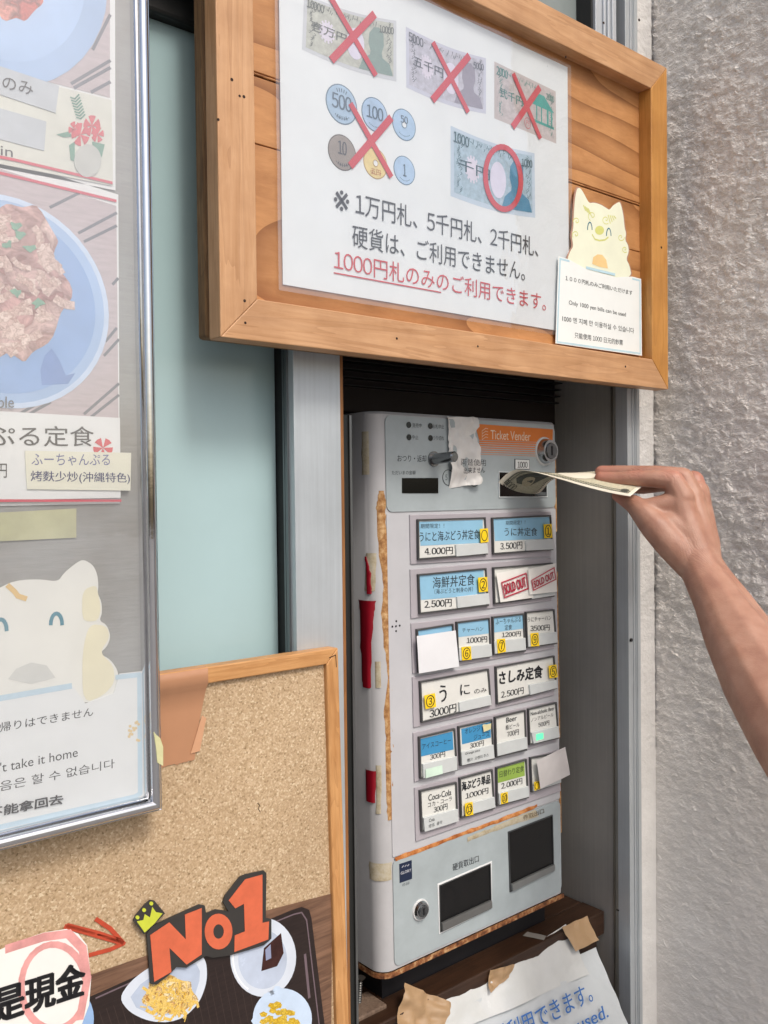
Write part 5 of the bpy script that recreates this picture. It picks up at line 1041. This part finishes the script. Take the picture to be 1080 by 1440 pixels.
mb = MB(); mb.add(vs, fs, 0, True); bsh = bchild(mb, 'note_sheet', mat('e0dac8', .6, var=.05, sc=50, bump=.0002, bsc=200)); so_ = bsh.modifiers.new('s', 'SOLIDIFY'); so_.thickness = .00015; so_.offset = 0
def bpoly(mb, pts, sgn, sub=1, mi=0):
    c = (sum(p[0] for p in pts)/len(pts), sum(p[1] for p in pts)/len(pts)); k = len(pts); V = [bill_pt(*c, sgn*.0004)]+[bill_pt(*p, sgn*.0004) for p in pts]
    mb.add(V, [(0, 1+i, 1+(i+1) % k) for i in range(k)], mi)
def bgrid(mb, s0, s1, w0, w1, sgn, nn=16, mi=0, h=.0003):
    V = [bill_pt(s0+(s1-s0)*i/nn, w0+(w1-w0)*j/nn, sgn*h) for i in range(nn+1) for j in range(nn+1)]
    mb.add(V, [(i*(nn+1)+j, (i+1)*(nn+1)+j, (i+1)*(nn+1)+j+1, i*(nn+1)+j+1) for i in range(nn) for j in range(nn)], mi, True)
for sgn in (1, -1):
    mb = MB(); bgrid(mb, .05, .95, .10, .90, sgn, 26); bchild(mb, 'print_field', mat('a6a48f' if sgn < 0 else 'c2bda4', .6, var=.25, sc=420))  # underside print is darker: its shade is put into the colour
    mb = MB()
    for i in range(60):
        s0 = .05+.9*i/60
        for w in (.10, .16, .9): bpoly(mb, [(s0, w), (s0+.009, w-.015), (s0+.013, w+.01), (s0+.006, w+.03)], sgn*1.5)
    bchild(mb, 'engraved_border', mat('3c4646', .6))
mb = MB()
for sgn in (1, -1):
    pts = [(.56+.0, .5)]; bpoly(mb, [(.52+.10*math.cos(R(20*i)), .48+.26*math.sin(R(20*i))) for i in range(18)], sgn*2)
bchild(mb, 'watermark_oval', mat('e8e3d0', .6, var=.02))
mb = MB()
for sgn in (1, -1):
    for i in range(16):
        a = R(22.5*i); bpoly(mb, [(.90, .17), (.90+.038*math.cos(a), .17+.075*math.sin(a)), (.90+.032*math.cos(a+.3), .17+.062*math.sin(a+.3))], sgn*2)
        pass
bchild(mb, 'seal', mat('4a4f48', .6, var=.3, sc=300)); mb = MB()
for sgn in (1, -1):
    bpoly(mb, [(.12, .3), (.16, .2), (.26, .25), (.33, .3), (.37, .42), (.36, .6), (.3, .72), (.22, .7), (.16, .6), (.14, .45)], sgn*2)
bchild(mb, 'portrait', mat('4a4f48', .6, var=.3, sc=300))
mb = MB(); bpoly(mb, [(.19+.06*math.cos(R(30*i)), .47+.13*math.sin(R(30*i))) for i in range(12)], -3); bpoly(mb, [(.19+.06*math.cos(R(30*i)), .47+.13*math.sin(R(30*i))) for i in range(12)], 3); bchild(mb, 'portrait_face', mat('a59f86', .6, var=.25, sc=500))
mb = MB(); gv, gf = glyphs('1000')
for sgn in (1, -1): mb.add([bill_pt(.035+.10*(1-v) if False else .03+.075*v, .10+.28*(u), sgn*.0012) for u, v in gv], gf)
bchild(mb, 'denomination', mat('2a3030', .6))

# ------------------------------------------------------------------ person: bare right arm and pinching hand
import bmesh
def capsule_chain(pts, bm_list):
    """pts = (pixel x, pixel y, distance, radius in m)"""
    P = [(at3(a, b_, c), r) for a, b_, c, r in pts]
    for (p, r), (q, s_) in zip(P, P[1:]):
        k = max(2, int((q-p).length/(min(r, s_)*.11)))
        for i in range(k+1):
            t = i/k; bm_list.append((p.lerp(q, t), r*(1-t)+s_*t))
zt2 = FW.dot(Vector((.845, .633, 0)))
balls = []
E_ = [
 # index finger (near the lens, lower of the two), middle (upper), ring and little tucked behind
 [(845, 672, 1.018, .0076), (866, 674, 1.010, .0088), (893, 673, 1.000, .0094), (918, 673, .992, .0102), (946, 676, .984, .0122), (958, 700, .982, .0150)],
 [(845, 663, 1.036, .0072), (870, 664, 1.028, .0082), (900, 665, 1.016, .0088), (925, 666, 1.010, .0095), (960, 672, 1.003, .0122), (972, 700, .998, .0150)],
 [(880, 686, 1.044, .0066), (905, 686, 1.034, .0076), (940, 680, 1.030, .0090), (975, 676, 1.022, .0122), (982, 705, 1.012, .0145)],
 [(905, 684, 1.076, .0062), (930, 680, 1.064, .0072), (962, 680, 1.052, .0082), (984, 690, 1.038, .0112), (986, 715, 1.026, .0130)],
 # metacarpals down to the wrist
 [(953, 690, .984, .0140), (960, 725, .980, .0165), (974, 765, .972, .0190), (984, 792, .966, .0200)],
 [(968, 690, 1.000, .0135), (976, 725, .990, .0165), (985, 765, .978, .0180), (990, 795, .968, .0190)],
 [(978, 690, 1.014, .0130), (984, 725, 1.000, .0155), (991, 765, .984, .0170), (992, 795, .970, .0180)],
 [(984, 700, 1.026, .0120), (988, 730, 1.010, .0140), (994, 770, .990, .0150)],
 # thumb: tip under the banknote, ball of the thumb, base at the wrist side
 [(868, 697, 1.010, .0068), (878, 702, 1.005, .0085), (893, 710, .996, .0112), (906, 723, .985, .0142), (923, 742, .976, .0172), (946, 768, .970, .0180), (972, 795, .966, .0180)],
 [(905, 716, .990, .0115), (928, 712, .986, .0125), (950, 708, .984, .0150)],
 [(920, 735, .984, .0140), (945, 740, .980, .0180), (965, 755, .976, .0195)],
 # forearm
 [(980, 788, .966, .0215), (990, 812, .952, .0222), (1012, 850, .925, .0262), (1036, 895, .893, .0330), (1072, 958, .850, .0390), (1118, 1036, .800, .0405), (1160, 1105, .755, .0390), (1215, 1195, .70, .0400)],
 [(988, 790, .972, .0200), (1002, 815, .958, .0215), (1024, 850, .935, .0255), (1054, 900, .905, .0300), (1090, 960, .865, .0350), (1130, 1036, .812, .0370)],
]
for ch in E_: capsule_chain(ch, balls)
# upper arm rises from the elbow, out of frame, under a short sleeve
el = at3(1215, 1195, .70); sh = el+Vector((.14, -.20, .17)); kk = 40
for i in range(kk+1): t = i/kk; balls.append((el.lerp(sh, t), .040+.008*t))
bm = bmesh.new()
for p, r in balls: bmesh.ops.create_icosphere(bm, subdivisions=2, radius=r, matrix=Matrix.Translation(p))
me = bpy.data.meshes.new('arm'); bm.to_mesh(me); bm.free(); ob = bpy.data.objects.new('tmp', me); SC.collection.objects.link(ob)
rm = ob.modifiers.new('r', 'REMESH'); rm.mode = 'VOXEL'; rm.voxel_size = .0011
sm_ = ob.modifiers.new('s', 'SMOOTH'); sm_.factor = .5; sm_.iterations = 7
bpy.context.view_layer.update(); dg = bpy.context.evaluated_depsgraph_get(); me2 = bpy.data.meshes.new_from_object(ob.evaluated_get(dg)); bpy.data.objects.remove(ob)
ob = bpy.data.objects.new('tmp', me2); SC.collection.objects.link(ob); vg = ob.vertex_groups.new(name='g'); zk = at3(960, 690, 1).z; buckets = {}
for v in me2.vertices:
    w = min(1, max(0, (zk-v.co.z)/.055)); w = round(.15+.85*w, 1); buckets.setdefault(w, []).append(v.index)
for w, ix in buckets.items(): vg.add(ix, w, 'REPLACE')
sm_ = ob.modifiers.new('s', 'SMOOTH'); sm_.factor = .6; sm_.iterations = 60; sm_.vertex_group = 'g'
bpy.context.view_layer.update(); me2 = bpy.data.meshes.new_from_object(ob.evaluated_get(bpy.context.evaluated_depsgraph_get())); bpy.data.objects.remove(ob)
for p in me2.polygons: p.use_smooth = True
fl_ = me2.attributes.new('flush', 'FLOAT', 'POINT')
hot = [(at3(846, 672, 1.018), .016), (at3(845, 663, 1.036), .016), (at3(868, 698, 1.01), .018), (at3(948, 662, .984), .014), (at3(985, 672, 1.02), .014), (at3(895, 665, 1.0), .010)]
vals = []
for v in me2.vertices:
    x = 0
    for h, r in hot:
        d_ = (v.co-h).length
        if d_ < r*2.2: x = max(x, .75*math.exp(-(d_/r)**2))
    vals.append(x)
fl_.data.foreach_set('value', vals)
cr_ = me2.attributes.new('crease', 'FLOAT', 'POINT'); jt = [(at3(893, 668, 1.0), .011), (at3(900, 662, 1.016), .011), (at3(866, 670, 1.01), .007), (at3(945, 668, .984), .012), (at3(925, 690, .985), .012), (at3(890, 705, .996), .010), (at3(984, 785, .966), .022)]
cr_.data.foreach_set('value', [max(math.exp(-((v.co-h).length/r)**2) if (v.co-h).length < r*2.5 else 0 for h, r in jt) for v in me2.vertices])
# thing origin near the wrist, geometry kept in world place
org = at3(985, 790, .966); me2.transform(Matrix.Translation(-org))
person = link('person', me2, skin_mat(), M=Matrix.Translation(org), label='bare arm reaching in from the right, hand pinching a banknote at the machine slot', cat='person')
mb = MB(); a_ = el.lerp(sh, .55)-org; b_ = sh+(sh-el)*.25-org; mb.cyl(a_, b_, .062, .085, 36, cap=False); sl = mb.build('sleeve', mat('3b3f46', .8, bump=.0005), person)
